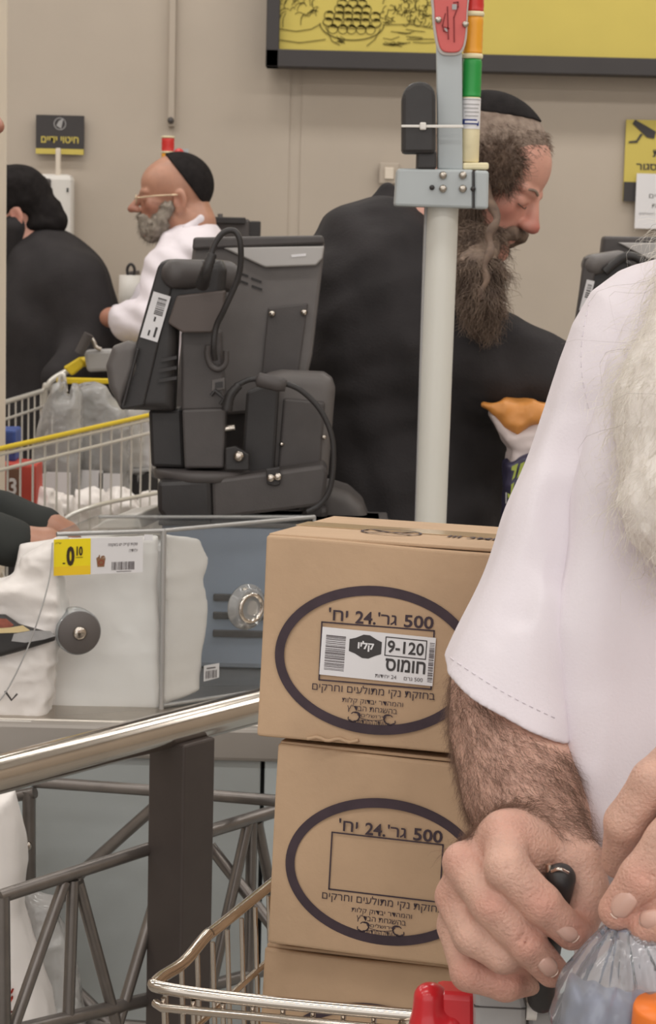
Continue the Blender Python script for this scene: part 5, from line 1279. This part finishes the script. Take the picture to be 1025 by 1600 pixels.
# right hand
def fin(pts, rs, k=.004): return tube_ops([P(*p_) for p_ in pts], rs, k)
hand = []
hand += [cap(wr, P(800, 1335, 1.44), .030, .026, .02), cap(P(860, 1330, 1.46), P(800, 1320, 1.425), .026, .020, .02), cap(P(800, 1330, 1.435), P(735, 1385, 1.43), .022, .019, .015), cap(P(790, 1345, 1.45), P(735, 1440, 1.45), .026, .022, .015), cap(P(738, 1400, 1.44), P(722, 1450, 1.447), .016, .013, .012)]
hand += [ell(P(788, 1302, 1.424), (.012, .012, .012), None, .014), ell(P(726, 1348, 1.43), (.010, .011, .011), None, .014), ell(P(713, 1403, 1.437), (.0105, .011, .012), None, .014)]
fi = [((790, 1302, 1.42), (792, 1358, 1.392), (846, 1412, 1.388), (893, 1458, 1.395)), (.0150, .0152, .0138, .0118)]
fm = [((724, 1348, 1.425), (768, 1412, 1.397), (822, 1474, 1.395), (862, 1517, 1.404)), (.0150, .0148, .0134, .0115)]
fr_ = [((710, 1402, 1.435), (738, 1462, 1.408), (786, 1492, 1.404), (818, 1500, 1.425)), (.0138, .0135, .0125, .0105)]
fp = [((712, 1448, 1.445), (733, 1520, 1.418), (790, 1537, 1.418), (826, 1534, 1.436)), (.0128, .0128, .0122, .0100)]
for f_ in (fi, fm, fr_, fp): hand += fin(f_[0], f_[1], .0035)
hand += fin(((868, 1318, 1.455), (906, 1350, 1.435), (918, 1400, 1.42), (906, 1446, 1.412)), (.020, .0165, .0142, .0125), .01)
hand += [cap(P(800, 1350, 1.44), P(880, 1335, 1.455), .014, .018, .012)]
# creases over the finger joints
def crease(c, d, L_, dep=.0011):
    c = Vector(c); d = Vector(d).normalized(); hand.append(cap(c-d*L_, c+d*L_, dep, None, .0022, 's'))
for (x, y, Y_, dx, dz_) in ((841, 1392, 1.3755, .5, -.75), (848, 1399, 1.3755, .5, -.75), (815, 1462, 1.383, .6, -.7), (823, 1468, 1.383, .6, -.7), (792, 1350, 1.378, 1, -.4), (765, 1402, 1.383, .8, -.5)):
    crease(P(x+4, y-3, Y_), (-dz_*.6, 0, dx), .006, .0008)
ops += hand
# left hand reaching in from the right
wl_ = P(1190, 1190, 1.40)
ops += [cap(P(1420, 640, 1.72), P(1450, 1060, 1.62), .05, .042, .02), cap(P(1450, 1060, 1.62), wl_, .042, .030, .02), cap(nk+Vector((0, 0, -.08)), P(1420, 640, 1.72), .06, .05, .04), cap(wl_, P(1110, 1230, 1.375), .03, .03, .02), cap(P(1130, 1180, 1.38), P(1090, 1330, 1.36), .026, .022, .015)]
ops += fin(((1090, 1165, 1.375), (1022, 1222, 1.365), (980, 1285, 1.37), (968, 1345, 1.39)), (.019, .0155, .0150, .0125), .004)
ops += fin(((1110, 1235, 1.35), (1045, 1315, 1.335), (1003, 1372, 1.335), (966, 1422, 1.34)), (.0175, .0155, .0150, .0132), .004)
ops += fin(((1130, 1320, 1.345), (1095, 1400, 1.325), (1048, 1440, 1.325), (1012, 1448, 1.33)), (.018, .0160, .0150, .0125), .004)
for (x, y, Y_) in ((1002, 1366, 1.3205), (1008, 1360, 1.3205)):
    c = P(x, y, Y_); ops.append(cap(c-Vector((.006, 0, -.003)), c+Vector((.006, 0, -.004)), .0009, None, .0012, 's'))
# fingernail beds
def kn(V):
    tt = np.zeros(len(V))
    for pts_, w_ in (((790, 1302, 1.415), .016), ((846, 1412, 1.375), .014), ((893, 1458, 1.385), .014), ((722, 1345, 1.42), .014), ((822, 1474, 1.383), .014), ((862, 1517, 1.395), .014), ((709, 1402, 1.43), .014), ((733, 1520, 1.41), .016), ((818, 1500, 1.42), .014), ((768, 1412, 1.385), .012), ((966, 1422, 1.33), .016), ((1003, 1372, 1.325), .012), ((1012, 1448, 1.33), .014), ((906, 1446, 1.40), .014), ((790, 1537, 1.41), .016)):
        tt += .42*np.exp(-((V-A(P(*pts_)))**2).sum(1)/w_**2)
    return np.clip(tt, 0, .8)
ops = [o for o in ops]
me_p = solid('body', ops, .0017, kn); link('body', me_p, SKIN, t)
NAIL = mat('fingernail', (212, 168, 153), .35, coat=.25, sss=.1); NTIP = mat('nail_edge', (226, 200, 186), .35)
def nail(p0, p1, Yoff, wd, nrm, nm='fingernail'):
    a = Vector(P(*p0)); b = Vector(P(*p1)); d = (b-a).normalized(); n_ = Vector(nrm).normalized(); n_ = (n_-d*n_.dot(d)).normalized(); sd = d.cross(n_); L_ = (b-a).length
    mb = MB(); vs = []; nu, nv_ = 8, 8
    for i in range(nu+1):
        u_ = i/nu
        for j in range(nv_+1):
            a_ = (j/nv_-.5)*2; ww = wd*(1-.25*(2*u_-1)**4)*math.sqrt(max(0, 1-.45*(max(0, u_*2-1.3)/.7)**2))
            vs.append(a+d*L_*u_+sd*ww*a_+n_*(-.45*wd*a_*a_+.0006-.0012*(2*u_-1)**2))
    f = [(i*(nv_+1)+j, i*(nv_+1)+j+1, (i+1)*(nv_+1)+j+1, (i+1)*(nv_+1)+j) for i in range(nu) for j in range(nv_)]
    mb.add(vs, f, True); o = mb.build(nm, NAIL, t)
    md = o.modifiers.new('thickness', 'SOLIDIFY'); md.thickness = .0006; md.offset = -1
    e_ = [vs[nu*(nv_+1)+j] + d*.0003 for j in range(nv_+1)]; MB().tube(e_, .0005, 6).build('nail_edge', NTIP, o, world=True)
nail((874, 1440, 1.3795), (903, 1467, 1.3815), 0, .0066, (.1, -1, .45)); nail((848, 1498, 1.3855), (870, 1522, 1.3885), 0, .0062, (.1, -1, .45))
nail((986, 1398, 1.3215), (958, 1432, 1.3265), 0, .0074, (-.35, -1, .1)); nail((1030, 1437, 1.313), (1000, 1442, 1.319), 0, .0066, (0, -1, .15))
# hair on the forearm
hem_n_ = Vector((-.40, .12, -.91)).normalized()
def fore(V, N):
    az = V[:, 2]; return (az < P(800, 1085, 1.5).z) & (az > P(800, 1315, 1.46).z) & (V[:, 0] < P(905, 1300, 1.5).x) & (N[:, 1] < .75) & (V[:, 1] > 1.43)
hemo = A(P(783, 1130, 1.482)); hn_ = A(hem_n_)
r_, n_h = sample(me_p, lambda V, N: fore(V, N) & (((V-hemo) @ hn_) > .003), 8500, 11)
d_ = A(wr)-A(elb); d_ /= np.linalg.norm(d_)
strands('arm_hair', r_-n_h*.0010, lay(n_h, d_*.6+A([.6, 0, -.25]), .28), .014, .00012, ARMH, t, .9, 0, 12, 4)
# shirt
ch = P(1060, 800, 1.70)
def shY(y): return 1.662-.122*(y-404)/770
def toY(y): return 1.625-.093*min(1, (y-430)/450) if y > 430 else 1.625
st = [ell(P(1160, 560, 1.76), (.13, .10, .10), Fr((0, 0, 0), (-.35, -.93, 0)).R, .06), cap(P(1165, 640, 1.71), P(1150, 1000, 1.68), .11, .125, .05), cap(P(1150, 1000, 1.68), P(1170, 1600, 1.68), .125, .145, .05)]
st += [poly([P(x, y, toY(y)) for x, y in ((1100, 415), (1025, 440), (985, 490), (945, 560), (914, 680), (888, 860), (868, 975), (866, 1085), (880, 1180), (904, 1290), (950, 1430), (1010, 1700), (1250, 1700), (1250, 430))], .048, .034, .03)]
st += [cap(P(1260, 760, 1.80), P(1260, 1600, 1.80), .14, .15, .05)]
sla, slb = Vector(P(1006, 540, 1.66)), Vector(P(788, 1108, 1.536))
st2 = [poly([P(x, y, shY(y)) for x, y in ((1035, 402), (975, 428), (932, 460), (902, 510), (880, 566), (856, 640), (820, 735), (780, 845), (738, 945), (704, 1022), (672, 1095), (720, 1200), (885, 1240), (900, 1100), (905, 900), (950, 700), (1030, 560))], .061, .047, .02)]
hem_n = Vector((-.40, .12, -.91)).normalized()
def fold_fn(p):
    # long vertical drapes on the torso and diagonal ones on the sleeve
    x = p[:, 0]; z = p[:, 2]; n = vnoise(p*6, 5)
    return (.0045*np.clip((x-.20)*12, .12, 1))*np.sin(2*math.pi*(x*8+z*1.3)+n*2.5)+.0018*np.sin(2*math.pi*(x*3-z*9)+n*3)
FOLD = (fold_fn, A([0, 0, 0]), 1e9, 0, 'd')
# torso panel, with the armhole crease between sleeve and body
def groove(pts, r, k=.012, yo=-.059, fy=shY): return [cap(P(*pts[j], fy(pts[j][1])+yo), P(*pts[j+1], fy(pts[j+1][1])+yo), r, None, k, 's') for j in range(len(pts)-1)]
tor = st+groove([(1000, 600), (965, 760), (945, 930), (925, 1080), (915, 1180)], .009, .016, -.050, toY)+groove([(1040, 900), (990, 1060), (960, 1250)], .008, .016, -.050, toY)+[FOLD, wrinkle(.0013, 13, 2, (1, 1, .3))]
blob('shirt_body', tor, .0038, SHIRT, t)
slv = st2+groove([(893, 640), (886, 700), (882, 780), (878, 880)], .015, .02)+groove([(935, 500), (918, 540), (908, 590), (905, 640)], .006, .010)+groove([(820, 880), (790, 960), (770, 990)], .006, .014)+groove([(860, 760), (830, 860), (815, 960)], .005, .014)
slv += [half(P(783, 1130, 1.482), hem_n, .003), cap(P(818, 1020, 1.555), P(772, 1180, 1.545), .034, .0475, .001, 's'), FOLD, wrinkle(.0009, 15, 8, (1, 1, .35))]
me_s = solid('shirt_sleeve', slv, .0021); link('shirt_sleeve', me_s, SHIRT, t)
# armhole seam and hem stitching
def on_mesh_line(pts, me, m, nm, r=.00045, lift=.0003):
    from mathutils.bvhtree import BVHTree
    bm = bmesh.new(); bm.from_mesh(me); bv = BVHTree.FromBMesh(bm); bm.free(); out = []
    for x, y in pts:
        o = Vector((0, 0, CAMH)); d = (Vector(P(x, y, 2))-o).normalized(); h_ = bv.ray_cast(o, d)
        if h_[0] is not None: out.append(h_[0]+h_[1]*lift)
    for i in range(0, len(out)-3, 4): MB().tube(out[i:i+3], r, 6).build(nm, m, t)
SEAM = mat('seam_thread', (218, 210, 217), .8)
on_mesh_line([(704+i*(872-704)/60, 1028+i*(1124-1028)/60+6*math.sin(i/60*3.14)) for i in range(61)], me_s, SEAM, 'hem_stitch')
on_mesh_line([(922-14*math.sin(3.14*i/44), 470+i*4) for i in range(44)], me_s, SEAM, 'armhole_seam')
# collar hidden beyond the frame, beard over the chest
cl = [cap(P(1085, 452, 1.68), P(1180, 440, 1.64), .018, .02, .02), cap(P(1180, 440, 1.64), P(1290, 430, 1.72), .02, .018, .02)]
blob('shirt_collar', cl, .004, SHIRT, t)
bt = [ell(F(0, .06, -.10), (.055, .05, .06), F.R, .02), cap(P(1180, 430, 1.57), P(1098, 640, 1.525), .065, .055, .04), cap(P(1098, 640, 1.525), P(1072, 790, 1.495), .055, .042, .03), cap(P(1072, 790, 1.495), P(1078, 880, 1.488), .036, .008, .03), wrinkle(.0028, 40, 7)]
me_b = solid('beard', bt, .003); link('beard', me_b, mat('cream_beard', (234, 226, 220), .85, col2=(242, 236, 230), vscale=70, bump=.4, bscale=200), t)
r_, n_h = sample(me_b, lambda V, N: (N[:, 1] < .3) & (V[:, 0] < .33), 2600, 3)
strands('beard_hair', r_, lay(n_h, [-.25, 0, -.9], .22), .034, .00022, CREAMH, t, 1.2, 0, 4, 6)
r_, n_h = sample(me_b, lambda V, N: (N[:, 1] < .3) & (V[:, 0] < .30), 14, 5)
strands('dark_beard_hair', r_, n_h*.4+A([-.3, -.1, -.7]), .05, .00014, mat('dark_stray_hair', (150, 138, 130), .7), t, 1.6, 0, 6, 6)
legs(t, [Vector((.36, 1.76, .82)), Vector((.5, 1.84, .82))], [Vector((.40, 1.84, .1)), Vector((.56, 1.9, .1))], 1.8, .085)
